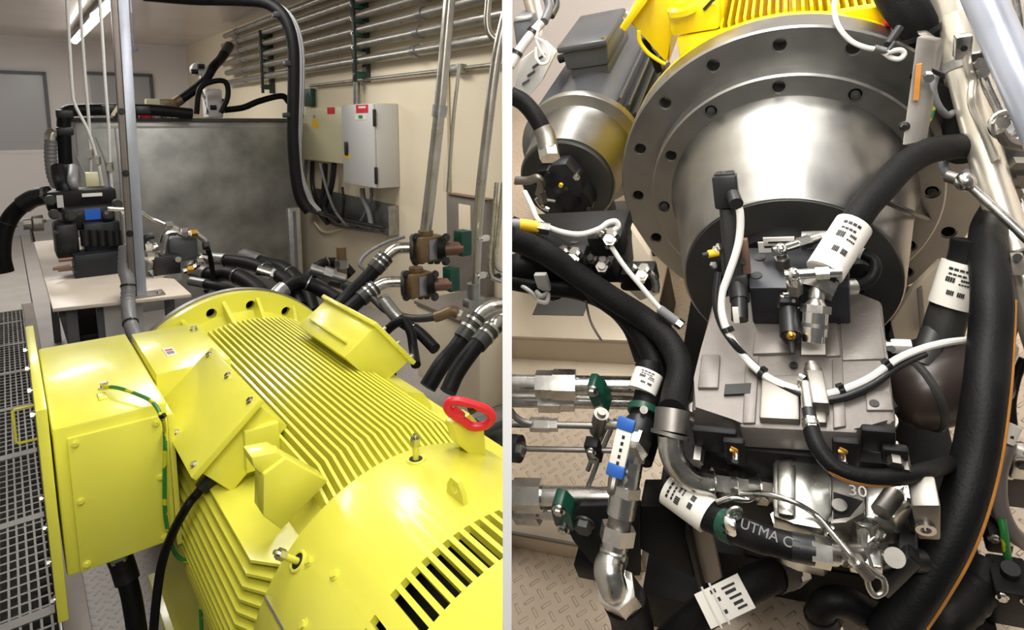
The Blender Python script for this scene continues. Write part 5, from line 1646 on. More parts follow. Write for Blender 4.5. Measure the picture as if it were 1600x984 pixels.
# lower port block below the body
mb = MB(); mb.gbox(-.700, -.36, -.125, .13, -.17, PT - .046, .01); pb_ = build('port_block', mb, 'cast_dark', t)
for x0, x1 in ((1080, 1156), (1345, 1400)):
    mb = MB(); abox(mb, -.715, x0, 672, x1, 712, .012, .004); build('ear', mb, 'cast_dark', pb_)
for x0, y0, x1, y1 in ((1128, 690, 1168, 730), (1300, 690, 1345, 735), (1378, 702, 1420, 730)):
    mb = MB(); abox(mb, -.725, x0, y0, x1, y1, .012, .004); build('boss', mb, 'cast_dark', pb_)
for px, py in ((1147, 706), (1317, 708)):
    q = Ga(px, py, -.735); c_ = build('orange_tag', MB().tube([q - N * .010, q + N * .0, q + R * .004 + N * .004, q + N * .009 - R * .003], .0017, 8), 'orange', pb_, label='small orange paint tag')
    mb = MB(); mb.box(q + N * .003, R * .005, N * .0014, A * .0014); build('tag_wing', mb, 'yellowlab', c_)
    mb = MB(); mb.hexa(q - N * .014 + A * .01, q - N * .014 - A * .004, .005); build('plug', mb, 'zinc', pb_)
for px, py in ((1090, 712), (1410, 726), (1398, 716)):
    q = Ga(px, py, -.725); mb = MB(); mb.hexa(q + A * .02, q - A * .012, .009); build('plug', mb, 'steel_dull', pb_)
mb = MB(); mb.gbox(-.62, -.38, -.10, .10, DK + .121, -.171, .01); build('support_foot', mb, 'cast_dark', t)

# ---- black valve block on the pump's rear
t = thing('control_block', 'black anodised control block with holes in front of the drum face', 'valve block', G(-.46, 0, PT))
cb = [(1165, 386), (1326, 384), (1328, 448), (1170, 450)]
mb = MB(); mb.prism([Gn(x, y, PT + .075) for x, y in cb], -N * .075, .004); build('block', mb, 'black_block', t)
for px, py in ((1187, 402), (1182, 430)):
    q = Gn(px, py, PT + .0755); mb = MB(); mb.cyl(q, q + N * .0008, .0085, seg=18); build('socket_hole', mb, 'ink', t)
q = Ga(1342, 422, -.36); mb = MB(); mb.lathe(q, -A, [(-.03, .02), (.008, .02), (.008, .012), (.003, .012)], 24); build('plug_ring', mb, 'black', t)
for (x0, y0, x1, y1) in ((1192, 372, 1242, 384), (1184, 379, 1218, 394)):
    mb = MB(); abox(mb, -.42, x0, y0, x1, y1, .002); pl = build('name_plate', mb, 'whitelab', t, label='white name plate with dark bar')
    p_, q_ = Ga(x0 + (8 if x0 > 1190 else 10), y0 + 5, -.4205), Ga(x1 - 5, y0 + 8, -.4205)
    mb = MB(); mb.box((p_ + q_) / 2, R * (abs((q_ - p_).dot(R)) / 2), N * .0016, A * .0004); build('print', mb, 'ink', pl)
mb = MB(); abox(mb, -.40, 1252, 372, 1300, 395, .02, .002); build('pale_plate', mb, 'alu', t)

# banjo fitting and nuts on the block
for i, (cx, cy, n_, lab) in enumerate(((1222, 412, PT + .08, 'bright swivel fitting on the rear of the control block'), (1242, 452, PT + .085, 'bright swivel fitting at the front edge of the control block'))):
    q = Gn(cx, cy, n_)
    t = thing('swivel_fitting', lab, 'fitting', q)
    mb = MB(); mb.hexa(q - N * .006, q + N * .012, .0115); build('lower_nut', mb, 'steel_dull', t)
    mb = MB(); mb.cyl(q + N * .012, q + N * .024, .008, seg=16); build('stem', mb, 'zinc', t)
    mb = MB(); mb.ball(q + N * .028, .0105); build('swivel', mb, 'chrome', t)
    e = R * .9 + A * (.45 if i == 0 else .1); e.normalize()
    mb = MB(); mb.cyl(q + N * .028 - e * .012, q + N * .028 + e * .03, .0075, seg=16); build('arm', mb, 'chrome', t)
    mb = MB(); mb.hexa(q + N * .028 + e * .028, q + N * .028 + e * .046, .0105); build('arm_nut', mb, 'zinc', t)
    mb = MB(); mb.cyl(q + N * .028 + e * .046, q + N * .028 + e * .062, .0085, seg=16); build('ferrule', mb, 'zinc', t)
hose('signal_wire', 'tiny red wire loop beside the labelled hose foot', 'wire', [(1266, 432, .92), (1272, 426, .92), (1275, 434, .92), (1268, 440, .92)], .002, m='red')

# ---- solenoid valve with black connector
t = thing('solenoid_valve', 'upright solenoid valve with black square connector and brown plate', 'valve', Gn(1145, 460, PT))
s0, s1 = P(1152, 470, .985), P(1136, 330, .985)
mb = MB(); mb.cyl(P(1147, 430, .985), P(1139, 325, .985), .0145, seg=20); build('stem', mb, 'steel_dark', t)
d = (P(1136, 325, .985) - P(1147, 430, .985)).normalized()
c = P(1135, 298, .985)
fx = (R - d * R.dot(d)).normalized(); fy = d.cross(fx)
mb = MB(); mb.box(c, d * .026, fx * .018, fy * .016, .004); cn = build('connector', mb, 'black', t, label='black square connector')
mb = MB(); mb.box(c + d * .026, d * .004, fx * .015, fy * .013, .003); build('connector_cap', mb, 'black', cn)
sg = 1 if fy.dot(EYEP - c) > 0 else -1
mb = MB(); mb.cyl(c + fy * sg * .014 - d * .005 + fx * .01, c + fy * sg * .034 - d * .016 + fx * .016, .0105, seg=18); build('cable_gland', mb, 'black', cn)
mb = MB(); mb.cyl(c + d * .028 + fy * sg * .006, c + d * .0312 + fy * sg * .006, .0035, seg=12); build('screw', mb, 'chrome', cn)
mb = MB(); mb.box(P(1160, 400, .985), d * .028, fx * .010, fy * .008, .002); build('gasket_plate', mb, 'copper', t)
mb = MB(); mb.cyl(P(1160, 408, .974), P(1160, 408, .972), .005, seg=12); build('plate_hole', mb, 'ink', t)
mb = MB(); mb.box(P(1144, 405, .995), d * .025, fx * .016, fy * .016, .004); build('valve_base', mb, 'steel_dark', t)
mb = MB(); mb.box(P(1152, 438, .985), d * .012, fx * .016, fy * .016, .003); build('collar', mb, 'steel_dark', t)
mb = MB(); mb.cyl(P(1152, 440, .985), P(1156, 470, .96), .015, seg=20); mb.cyl(P(1155, 462, .965), P(1156, 500, .94), .0125, seg=20); cb_ = build('lower_coil', mb, 'black', t)
mb = MB(); mb.box(P(1150, 492, .915), d * .012, fx * .0042, fy * .002, .0006); build('white_label', mb, 'whitelab', cb_)
mb = MB(); q = P(1106, 397, .985); mb.cyl(P(1122, 394, .985), q, .006, seg=14); kb = build('adjuster', mb, 'yellowlab', t, label='yellow adjuster knob')
mb = MB(); mb.cyl(q, P(1098, 399, .985), .004, seg=10); build('adjuster_tip', mb, 'ink', kb)
for px, py in ((1117, 389), (1113, 414), (1122, 385)):
    mb = MB(); mb.hexa(P(px, py, .985), P(px + 4, py, .98), .0058); build('plug', mb, 'chrome', t)
hose('white_cable', 'white cable curving down from the black square connector', 'cable', [(1146, 309, .965), (1156, 330, .955), (1156, 365, .95), (1150, 395, .945), (1138, 430, .94), (1128, 460, .935), (1128, 490, .925), (1140, 525, .91), (1165, 560, .90), PN(1200, 590, .012), PN(1235, 606, .012), PN(1258, 611, .014)], .0058, m='whiteplastic', ties=(.62, .8), seg=10)
hose('black_cable', 'thin black cable running along the white cable beside the pump', 'cable', [(1122, 425, .945), (1118, 470, .935), (1126, 505, .925), (1145, 535, .905), PN(1178, 570, .010), PN(1212, 598, .010), PN(1256, 618, .012)], .005, m='black')
hose('twin_cable', 'grey twin cable sweeping from the tee to the big hose', 'cable', [PN(1285, 618, .012), PN(1320, 608, .012), PN(1360, 590, .012), (1400, 562, .83), (1440, 545, .85), (1480, 535, .87), (1515, 531, .90)], .0052, m='whiteplastic', ties=(.15, .45), seg=10)
hose('twin_cable', 'dark companion cable sweeping below the grey twin cable', 'cable', [PN(1285, 626, .010), PN(1325, 618, .010), PN(1365, 600, .010), (1405, 572, .83), (1445, 553, .85)], .0048, m='black')
# ---- cartridge with brass tip
t = thing('solenoid_cartridge', 'black solenoid cartridge with a brass tip on the pump', 'solenoid', Gn(1237, 545, PT))
mb = MB(); mb.box(P(1234, 475, .93), R * .014, A * .012, N * .014, .003); build('head', mb, 'cast_dark', t)
mb = MB(); mb.cyl(P(1234, 486, .925), P(1236, 525, .895), .0155, seg=22); build('coil', mb, 'black', t)
mb = MB(); mb.lathe(P(1236, 525, .895), (P(1237, 545, .88) - P(1236, 525, .895)), [(0, .0135), (.006, .012), (.010, .008)], 20); build('cap', mb, 'cast_dark', t)
mb = MB(); mb.ball(P(1236, 524, .882), .0068); build('brass_tip', mb, 'brass', t, label='brass tip')
mb = MB(); mb.cyl(P(1236, 532, .885), P(1238, 552, .875), .0045, seg=12); build('pin', mb, 'ink', t)
for px, py in ((1218, 466), (1216, 476), (1222, 462)):
    mb = MB(); mb.cyl(P(px, py, .93), P(px + 8, py, .93), .0055, seg=12); build('plug', mb, 'zinc', t)
for px, py in ((1240, 470), (1246, 480)):
    mb = MB(); mb.cyl(P(px, py, .917), P(px, py, .914), .0028, seg=10); build('screw', mb, 'chrome', t)

# ---- pressure sensor with white tag
t = thing('pressure_sensor', 'silver pressure sensor standing over a white tag plate', 'sensor', Gn(1272, 550, PT))
a0, a1 = P(1271, 535, .885), P(1277, 447, .905)
d = (a1 - a0).normalized(); ln = (a1 - a0).length
mb = MB(); mb.cyl(a0, a0 + d * ln * .12, .0150, seg=24); mb.cyl(a0 + d * ln * .12, a0 + d * ln * .52, .0178, seg=28); build('sensor_body', mb, 'chrome', t)
mb = MB(); mb.cyl(a0 + d * ln * .26, a0 + d * ln * .33, .0186, seg=28); build('body_ring', mb, 'steel_dull', t)
mb = MB(); mb.hexa(a0 + d * ln * .52, a0 + d * ln * .66, .0205); build('hexagon', mb, 'zinc', t)
mb = MB(); mb.lathe(a0 + d * ln * .66, d, [(0, .016), (ln * .08, .011), (ln * .12, .010), (ln * .12, .0115), (ln * .22, .0115), (ln * .3, .009), (ln * .33, .009)], 20); build('neck', mb, 'zinc', t)
mb = MB(); mb.cyl(a1 - d * .001, a1 + d * .0005, .004, seg=12); build('bore', mb, 'ink', t)
mb = MB(); q = P(1271, 515, .905); ex = (R - d * R.dot(d)).normalized(); mb.prism([PN(x, y, .006) for x, y in ((1253, 500), (1288, 500), (1290, 553), (1252, 553))], -N * .002); build('tag_plate', mb, 'whitelab', t)
# ---- tee fitting
t = thing('tee_fitting', 'steel tee block joining cables and the striped hose', 'fitting', Gn(1267, 640, PT))
mb = MB(); mb.box(PN(1278, 612, .016), (PN(1282, 638, .016) - PN(1272, 586, .016)) * .5, R * .010, N * .012, .002); build('tee_block', mb, 'steel_dull', t)
mb = MB(); mb.cyl(PN(1270, 578, .014), PN(1273, 590, .014), .012, seg=20); mb.cyl(PN(1268, 570, .014), PN(1270, 579, .014), .009, seg=18); build('upper_cap', mb, 'steel_dull', t)
mb = MB(); mb.cyl(PN(1258, 600, .022), PN(1263, 640, .022), .0075, seg=18); build('barrel', mb, 'chrome', t)
for y in (588, 602):
    mb = MB(); mb.cyl(PN(1250, y, .018), PN(1258, y + 5, .018), .0055, seg=14); build('screw', mb, 'chrome', t)
mb = MB(); mb.cyl(PN(1263, 640, .020), PN(1266, 657, .020), .0085, seg=18); build('seal', mb, 'black', t)
mb = MB(); mb.hexa(PN(1265, 656, .02), PN(1268, 672, .02), .0098); mb.cyl(PN(1266, 660, .02), PN(1268, 668, .02), .0105, seg=18); build('union_nut', mb, 'zinc', t)

# hose with orange stripe out of the tee
hose('striped_hose', 'black hose with an orange stripe curving from the tee fitting', 'hose', [PN(1268, 672, .02), (1278, 698, .745), (1305, 730, .725), (1350, 745, .715), (1400, 745, .715), (1450, 735, .735), (1490, 722, .80), (1530, 705, .86)], .0105, stripe=((P(1350, 752, .711) - P(1350, 745, .715)) * 1.25, .0046))
# labelled hose up to the right
hp = [(1600, 208, 1.16), (1545, 222, 1.14), (1500, 228, 1.11), (1455, 235, 1.07), (1415, 256, 1.03), (1380, 292, .99), (1350, 325, .96), (1325, 365, .94), (1300, 410, .925), (1285, 440, .915)]
t = hose('labelled_hose', 'thick black hose with a white printed sleeve over the control block', 'hose', hp, .0215, m='sleeve', ends=[(-1, .05, .0225, 'black')])
tag_sleeve(t, P(1334, 352, .935), P(1288, 425, .905), .0265)
hose('black_hose', 'short black hose loop right of the control block', 'hose', [(1300, 444, .93), (1330, 448, .93), (1358, 438, .935), (1368, 418, .94), (1362, 404, .95), (1345, 396, .96), (1330, 392, .97)], .0085, ends=[(0, .03, .0125, 'alu'), (-1, .015, .0095, 'whitelab')])
hose('zip_lead', 'thin black lead crossing the drum to a flange hole', 'wire', [(1374, 310, .97), (1400, 322, .985), (1425, 332, 1.02), (1442, 339, 1.12), (1452, 343, 1.28)], .0042, m='black')

# ---- lower aluminium gear pump
t = thing('gear_pump', 'bare aluminium gear pump with fluted housing under the main pump', 'pump', Ga(1260, 830, -.85))
prof = [(1207, 722), (1214, 712), (1242, 710), (1252, 714), (1285, 722), (1300, 745), (1300, 800), (1284, 826), (1240, 818), (1208, 806)]
GN = 0.0
mb = MB(); mb.prism([Gn(x, y, GN) for x, y in prof], -N * .11, .004); build('housing', mb, 'alu', t)
mb = MB(); mb.prism([Gn(x, y, GN + .010) for x, y in ((1214, 716), (1243, 714), (1243, 806), (1214, 802))], -N * .02, .006); build('flute', mb, 'alu', t)
mb = MB(); mb.prism([Gn(x, y, GN - .01) for x, y in ((1296, 738), (1350, 750), (1352, 800), (1322, 816), (1296, 818))], -N * .09, .004); sp_ = build('side_plate', mb, 'steel_dull', t)
mb = MB(); mb.prism([Gn(x, y, GN - .0085) for x, y in ((1302, 768), (1348, 782), (1328, 806), (1302, 810))], -N * .003); build('recess', mb, 'cast_dark', sp_)
q = Gn(1312, 792, GN - .0085); mb = MB(); mb.cyl(q, q + N * .005, .009, seg=18); build('recess_screw', mb, 'steel_dull', sp_)
mb = MB(); mb.prism([Gn(x, y, GN + .0106) for x, y in ((1235, 722), (1243, 722), (1243, 727), (1235, 727))], -N * .004); build('notch', mb, 'ink', t)
for px, py in ((1220, 818), (1288, 830), (1258, 826)):
    q = Gn(px, py, GN - .03); mb = MB(); mb.hexa(q, q + N * .014, .012); build('bolt', mb, 'zinc', t)
text_on(sp_, '30', Gn(1340, 768, GN - .0095), R, A, .022, 'whitelab')
mb = MB(); mb.prism([Gn(x, y, GN - .02) for x, y in ((1350, 752), (1430, 745), (1434, 778), (1400, 808), (1352, 806))], -N * .06, .004); build('manifold', mb, 'alu', t)
mb = MB(); mb.cyl(Gn(1376, 800, GN - .01), Gn(1398, 770, GN - .01), .012, seg=18); build('cartridge', mb, 'steel_dull', t)
for px, py in ((1400, 762), (1428, 762), (1424, 778)):
    mb = MB(); q = Gn(px, py, GN - .02); mb.hexa(q, q + N * .01, .009); build('plug', mb, 'chrome', t)
# plated fitting run below it
t = thing('fitting_run', 'run of plated hydraulic fittings below the aluminium gear pump', 'fitting', Ga(1360, 880, -.86))
q0, q1 = P(1268, 861, .715), P(1440, 876, .735)
for f0_, f1_, rr, hx_, mm in ((0, .2, .015, 0, 'zinc'), (.2, .28, .012, 1, 'chrome'), (.28, .42, .0145, 0, 'steel_dull'), (.42, .58, .013, 0, 'chrome'), (.58, .68, .0165, 1, 'steel_dull'), (.68, .9, .0115, 0, 'chrome'), (.9, 1.0, .0145, 0, 'black')):
    mb = MB(); a_, b_ = q0.lerp(q1, f0_), q0.lerp(q1, f1_)
    (mb.hexa(a_, b_, rr) if hx_ else mb.cyl(a_, b_, rr, seg=20)); build('nut' if hx_ else 'tube', mb, mm, t)
mb = MB(); mb.cyl(P(1350, 868, .725), P(1350, 815, .74), .0125, seg=18); build('riser', mb, 'zinc', t)
for y in (838, 822):
    mb = MB(); mb.hexa(P(1350, y, .74), P(1350, y - 10, .74), .016); build('riser_nut', mb, 'zinc', t)
mb = MB(); mb.tube([P(1362, 850, .72), P(1372, 842, .715), P(1378, 830, .715)], .005, 8); build('bleed_tube', mb, 'chrome', t)
mb = MB(); mb.cyl(P(1398, 871, .705), P(1398, 871, .698), .0115, seg=24); build('round_plug', mb, 'steel_dull', t)
mb = MB(); mb.box(P(1352, 876, .72), R * .018, A * .012, N * .012, .003); build('tee_body', mb, 'zinc', t)
t = thing('valve_plate', 'grey plate with a ringed hole beside the aluminium manifold', 'plate', Ga(1440, 840, -.78))
mb = MB(); mb.prism([Ga(x, y, -.77) for x, y in ((1424, 790), (1470, 790), (1470, 845), (1434, 843))], A * .04, .003); build('plate', mb, 'steel_dull', t)
q = Ga(1446, 824, -.77); mb = MB(); mb.lathe(q, -A, [(0, .011), (.004, .011), (.004, .006), (0, .006)], 20); build('ring', mb, 'zinc', t)
t = thing('black_solenoid', 'black rectangular solenoid standing below the manifold', 'solenoid', Ga(1420, 870, -.76))
mb = MB(); mb.prism([Gn(x, y, GN - .06) for x, y in ((1406, 812), (1432, 808), (1436, 858), (1402, 862))], -N * .04, .004); build('coil', mb, 'black', t)
mb = MB(); mb.tube([Gn(1420, 780, GN - .02), Gn(1424, 800, GN - .04), Gn(1428, 830, GN - .058)], .004, 8); build('lead', mb, 'black', t)
t = thing('black_strut', 'black rectangular bar end poking out under the fittings', 'bar', P(1400, 915, .84))
c = P(1402, 892, .72); ax = (P(1425, 870, .72) - P(1390, 905, .72)).normalized()
mb = MB(); mb.box(c, ax * .028, ax.cross(A).normalized() * .011, A * .01, .002); build('bar', mb, 'black', t)
mb = MB(); mb.box(c + ax * .028, ax * .003, ax.cross(A).normalized() * .009, A * .008, .001); build('end_cap', mb, 'cast_dark', t)

# whip wire with looped end
hose('safety_wire', 'silver whip wire from the elbow coupling to a looped lug', 'wire', [(1160, 772, .80), (1195, 772, .765), (1240, 784, .742), (1275, 805, .735), (1300, 832, .71), (1325, 862, .69), (1338, 878, .685), (1352, 892, .685), (1358, 918, .685), (1368, 930, .685), (1382, 922, .685), (1380, 905, .685), (1366, 895, .685), (1350, 882, .685)], .0036, m='zinc', ties=())
t = thing('wire_crimp', 'grey crimp sleeve on the looped whip wire', 'sleeve', P(1350, 890, .685))
mb = MB(); mb.cyl(P(1338, 876, .686), P(1358, 900, .686), .0075, seg=16); build('sleeve', mb, 'steel_dull', t)
mb = MB(); mb.cyl(P(1336, 874, .686), P(1339, 878, .686), .0085, seg=16); build('collar', mb, 'zinc', t)
hose('thin_wire', 'thin bright wire dropping from the riser to the loop', 'wire', [(1352, 855, .70), (1358, 872, .695), (1364, 890, .69), (1368, 902, .688)], .0022, m='zinc')

# black labelled hose across the bottom
t = hose('labelled_hose', 'black hose with lettering and a white sleeve under the elbow', 'hose', [(1040, 752, .88), (1065, 778, .86), (1100, 800, .83), (1135, 820, .79), (1180, 838, .75), (1230, 852, .725), (1272, 860, .715)], [.0225, .0225, .0215, .020, .0185, .017, .0165], m='rubber', ends=[(-1, .02, .0172, 'black')])
tag_sleeve(t, P(1046, 762, .868), P(1108, 806, .822), .0250)
dl = (P(1230, 848, .705) - P(1165, 822, .735)).normalized()
text_on(t, 'UTMA C', P(1197, 833, .716), dl, (dl.cross(EYEP - P(1197, 833, .716))).normalized() * -1, .0165, 'greycable')
t = thing('hose_clip', 'green hose clip with bright worm screw on the labelled hose', 'clip', P(1140, 845, .81))
mb = MB(); mb.cyl(P(1132, 819, .793), P(1152, 828, .775), .0212, seg=24); build('band', mb, 'green', t)
mb = MB(); q = P(1142, 823, .758); mb.box(q, dl * .008, N * .014, A * .006, .003); build('window', mb, 'chrome', t)
mb = MB(); mb.tube([P(1138, 806, .765), P(1144, 796, .765), P(1154, 795, .765), P(1158, 804, .765), P(1150, 810, .765)], .0035, 8, closed=True); build('screw_loop', mb, 'zinc', t)
# white key-like bits by the coupling
hose('safety_wire', 'bright crumpled wire by the elbow coupling', 'wire', [(1120, 785, .81), (1145, 778, .805), (1170, 780, .80), (1185, 770, .80), (1200, 778, .80)], .0042, m='chrome')

# hose with white tag at the bottom edge
t = hose('labelled_hose', 'black hose at the lower edge with a loose white tag', 'hose', [(1040, 1010, .86), (1075, 975, .85), (1110, 950, .84), (1150, 925, .83), (1190, 905, .84), (1230, 890, .87)], .024, m='sleeve', ends=[(-1, .03, .026, 'black')])
p0, p1 = P(1098, 955, .80), P(1166, 922, .795); dx = (p1 - p0).normalized(); c = (p0 + p1) / 2
nf = (EYEP - c); nf = (nf - dx * nf.dot(dx)).normalized(); dy = nf.cross(dx)
mb = MB(); mb.box(c, dx * .034, dy * .022, nf * .0008, .0003); tg_ = build('tag', mb, 'whitelab', t, label='white printed tag')
inkbars(tg_, c + nf * .0008, dx, dy, [(-.010, -.002, -.014, -.009), (-.010, -.003, .002, .007), (-.012, -.004, .013, .018), (.004, .024, .012, .015), (.006, .022, .005, .009), (.008, .026, -.002, .001), (.010, .024, -.010, -.006), (.012, .026, -.016, -.013)])
for s in (-1, 1):
    mb = MB(); q = c + dx * (.0 if s < 0 else .012) - dx * .02; mb.tube([q - dy * .026, q - dy * .012 + nf * .002, q + dy * .012 + nf * .002, q + dy * .026], .0016, 6); build('tie', mb, 'whiteplastic', tg_)

# ---- accumulator and its surroundings, right
t = thing('accumulator', 'dark round accumulator bottle right of the pump', 'accumulator', P(1455, 660, 1.0))
c = P(1462, 605, .98); ax = (P(1510, 590, .98) - P(1410, 622, .98)).normalized()
mb = MB(); mb.lathe(c, ax, [(-.075, .012), (-.07, .034), (-.055, .05), (-.03, .060), (0, .062), (.05, .062), (.09, .05)], 40); build('bottle', mb, 'bottle', t)
mb = MB(); mb.lathe(c, ax, [(-.034, .0605), (-.030, .0635), (-.026, .0635), (-.022, .062)], 40); build('seam_ring', mb, 'steel_dark', t)
mb = MB(); mb.hexa(c - ax * .09, c - ax * .07, .018); build('nozzle', mb, 'steel_dark', t)
mb = MB(); mb.cyl(P(1460, 520, 1.0), P(1440, 575, .97), .02, seg=20); build('neck', mb, 'steel_dark', t)
t = thing('square_nut', 'white square plug at the right edge of the pump body', 'plug', Gn(1405, 550, PT - .02))
q = P(1408, 541, .93); mb = MB(); mb.box(q, R * .014, A * .008, N * .009, .003); build('cap', mb, 'whiteplastic', t)
mb = MB(); mb.cyl(q - R * .013, q - R * .026, .008, seg=14); mb.cyl(q - R * .02, q - R * .024, .013, seg=14); build('thread', mb, 'zinc', t)
t = hose('labelled_hose', 'black hose with a pale sleeve behind the big hose', 'hose', [(1516, 375, 1.0), (1512, 400, 1.0), (1500, 440, 1.0), (1485, 480, 1.0), (1475, 510, 1.0), (1468, 540, 1.0)], .027, m='rubber', ends=[(-1, .09, .0295, 'steel_dark')])
tag_sleeve(t, P(1506, 412, .995), P(1484, 478, .995), .031)
t = thing('side_bracket', 'pale steel bracket plate behind the bell housing foot', 'bracket', P(1430, 500, 1.25))
mb = MB(); mb.prism([P(x, y, 1.2) for x, y in ((1392, 505), (1425, 455), (1470, 410), (1462, 520), (1400, 540))], A * .02, .003); build('plate', mb, 'channel', t)
mb = MB(); mb.prism([P(x, y, 1.195) for x, y in ((1432, 450), (1440, 445), (1446, 520), (1438, 522))], -A * .01, .001); build('rib', mb, 'beam', t)
bolt(t, P(1450, 502, 1.2), -A, .009, .008, 'steel_dark')

# ---- big black hose sweeping down the right side
big = [(1604, 268, 1.22), (1572, 312, 1.14), (1546, 356, 1.04), (1545, 405, .96), (1550, 460, .90), (1546, 540, .86), (1538, 620, .82), (1524, 710, .79), (1502, 790, .765), (1475, 855, .75), (1440, 915, .74), (1410, 960, .735), (1385, 1000, .73)]
offs = (P(1575, 700, .77) - P(1540, 700, .79)) * .52
t = hose('suction_hose', 'very thick black suction hose with an orange stripe sweeping down', 'hose', big, .0265, m='rubber', seg=24)
mb = MB(); BP = [P(*p) for p in big[4:12]]; mb.tube([q + R * .0240 - A * .012 for q in BP], .0028, 8)
t.name = 'suction_hose'
st = build('stripe', mb, 'orange', t, label='orange stripe')
hose('hose_hook', 'black hose hooking up at the lower edge beside the thick hose', 'hose', [(1288, 975, .79), (1282, 955, .785), (1296, 940, .78), (1325, 942, .775), (1355, 958, .77), (1390, 970, .765), (1430, 962, .77)], .0195, m='rubber', ends=[(0, .02, .0215, 'cast_dark')])
hose('black_hose', 'ribbed black hose bending away behind the thick hose foot', 'hose', [(1545, 880, .90), (1530, 920, .88), (1505, 950, .86), (1480, 970, .85), (1460, 1000, .85)], .026, m='rubber', corr=.04)

# ---- pale pipes on the right
def rp(lab, pts, r_, mm='pipe_white', cps=(), cat='pipe', name='side_pipe'):
    t = thing(name, lab, cat, P(*pts[-1]), 'pipes along the right of the pump bay')
    pp = [P(*p) for p in pts]
    if pts[0][1] < -15:
        pp.insert(0, pp[0] + (pp[0] - pp[1]).normalized() * .7)
    if pts[-1][0] > 1600:
        pp.append(pp[-1] + (pp[-1] - pp[-2]).normalized() * .3)
    mb = MB(); mb.tube(pp, r_, 22); build('tube', mb, mm, t)
    sp = spline(pp, 10)
    for f in cps:
        k = int(f * (len(sp) - 2)); d = (sp[k + 1] - sp[k]).normalized()
        mb = MB(); mb.cyl(sp[k] - d * .012, sp[k] + d * .012, r_ * 1.28, seg=24); build('collar', mb, 'galv', t)
    return t
rp('wide pale steel pipe with a bracket clamp, upper run', [(1480, -30, 1.22), (1498, 30, 1.2), (1512, 80, 1.18), (1524, 120, 1.16)], .046)
rp('slimmer pale pipe continuing below the bracket clamp', [(1505, 110, 1.14), (1520, 170, 1.12), (1545, 260, 1.08), (1572, 350, 1.04), (1600, 440, 1.0), (1625, 520, .96)], .026)
rp('pale pipe running closely beside the slimmer pale pipe', [(1535, 160, 1.15), (1560, 215, 1.12), (1590, 300, 1.09), (1612, 370, 1.06), (1640, 460, 1.02)], .012, 'zinc')
rp('bright silver pipe crossing the upper corner', [(1525, -30, 1.0), (1560, 50, .98), (1590, 120, .96), (1625, 200, .94)], .027, 'pole')
rp('thin pale tube bent beside the bracket clamp', [(1508, 80, 1.08), (1514, 110, 1.08), (1520, 128, 1.08), (1518, 150, 1.07), (1521, 170, 1.07), (1540, 210, 1.06), (1556, 250, 1.05)], .0065, 'pipe_white')
rp('thin grey tube running to the double clamp rings', [(1536, 110, 1.08), (1544, 135, 1.07), (1558, 165, 1.06), (1570, 192, 1.05)], .009, 'zinc')
rp('pale rod slanting from a ball joint below the pipes', [(1510, 285, 1.02), (1535, 308, 1.0), (1570, 340, .97), (1610, 378, .94)], .0075, 'zinc', name='slanted_rod')
rp('slim tube at the very upper right corner', [(1585, -20, 1.1), (1592, 20, 1.1), (1594, 50, 1.1), (1588, 66, 1.1)], .007, 'zinc', name='slim_tube')
q = P(1508, 284, 1.015); t = thing('ball_joint', 'silver ball joint at the end of the slanted rod', 'joint', q - Z * .02)
mb = MB(); mb.ball(q, .0155); build('ball', mb, 'zinc', t)
mb = MB(); mb.cyl(q, q - R * .02 + A * .02, .010, seg=16); build('socket', mb, 'steel_dull', t)
t = thing('pipe_bracket', 'curved bracket clamp round the wide pale pipe', 'clamp', P(1510, 130, 1.12))
c = P(1519, 104, 1.167); ax = (P(1524, 120, 1.16) - P(1498, 30, 1.2)).normalized()
mb = MB(); mb.lathe(c - ax * .008, ax, [(0, .0475), (.016, .0475), (.016, .053), (0, .053)], 36, closed=True); build('band', mb, 'galv', t)
q = P(1504, 72, 1.08); mb = MB(); mb.box(q, R * .012, A * .01, N * .02, .003); build('screw_block', mb, 'zinc', t)
mb = MB(); mb.cyl(q - A * .010, q - A * .012, .005, seg=12); build('screw_hole', mb, 'ink', t)
mb = MB(); mb.cyl(P(1540, 74, 1.08), P(1546, 66, 1.08), .008, seg=12); build('knob', mb, 'black', t)
mb = MB(); mb.box(P(1530, 85, 1.09), R * .02, A * .008, N * .006, .002); build('tail', mb, 'galv', t)
t = thing('cable_tie_clip', 'black cable tie on the bracket beside the pale pipe', 'cable tie', P(1466, 120, 1.1))
mb = MB(); mb.box(P(1466, 114, 1.1), (P(1476, 118, 1.1) - P(1456, 109, 1.1)) * .5, N * .0045, A * .004, .001); build('strap', mb, 'black', t)
mb = MB(); q = P(1450, 118, 1.1); mb.hexa(q, q - A * .012, .0085); build('screw', mb, 'chrome', t)
t = thing('double_clamp', 'pair of bright clamp rings at the right edge', 'clamp', P(1580, 235, 1.03))
for px, py, r_ in ((1572, 195, .020), (1592, 200, .022)):
    q = P(px, py, 1.03); mb = MB(); mb.torus(q, (EYEP - q).normalized() + R * .3, r_, .0055, 28, 10); build('ring', mb, 'zinc', t)
mb = MB(); mb.hexa(P(1568, 192, 1.025), P(1568, 192, 1.012), .010); build('nut', mb, 'zinc', t)
mb = MB(); mb.tube([P(1562, 205, 1.03), P(1575, 222, 1.03), P(1600, 228, 1.03), P(1620, 225, 1.03)], .009, 10); build('strap', mb, 'steel_dull', t)
t = thing('tube_fitting', 'bright fitting beside the thin grey tube by the bracket', 'fitting', P(1535, 120, 1.06))
for dx, dy in ((-4, -8), (6, -2), (12, -14), (0, 6)):
    q = P(1534 + dx, 106 + dy, 1.07); mb = MB(); mb.hexa(q, q - A * .014 + N * .004, .009); build('nut', mb, 'zinc', t)
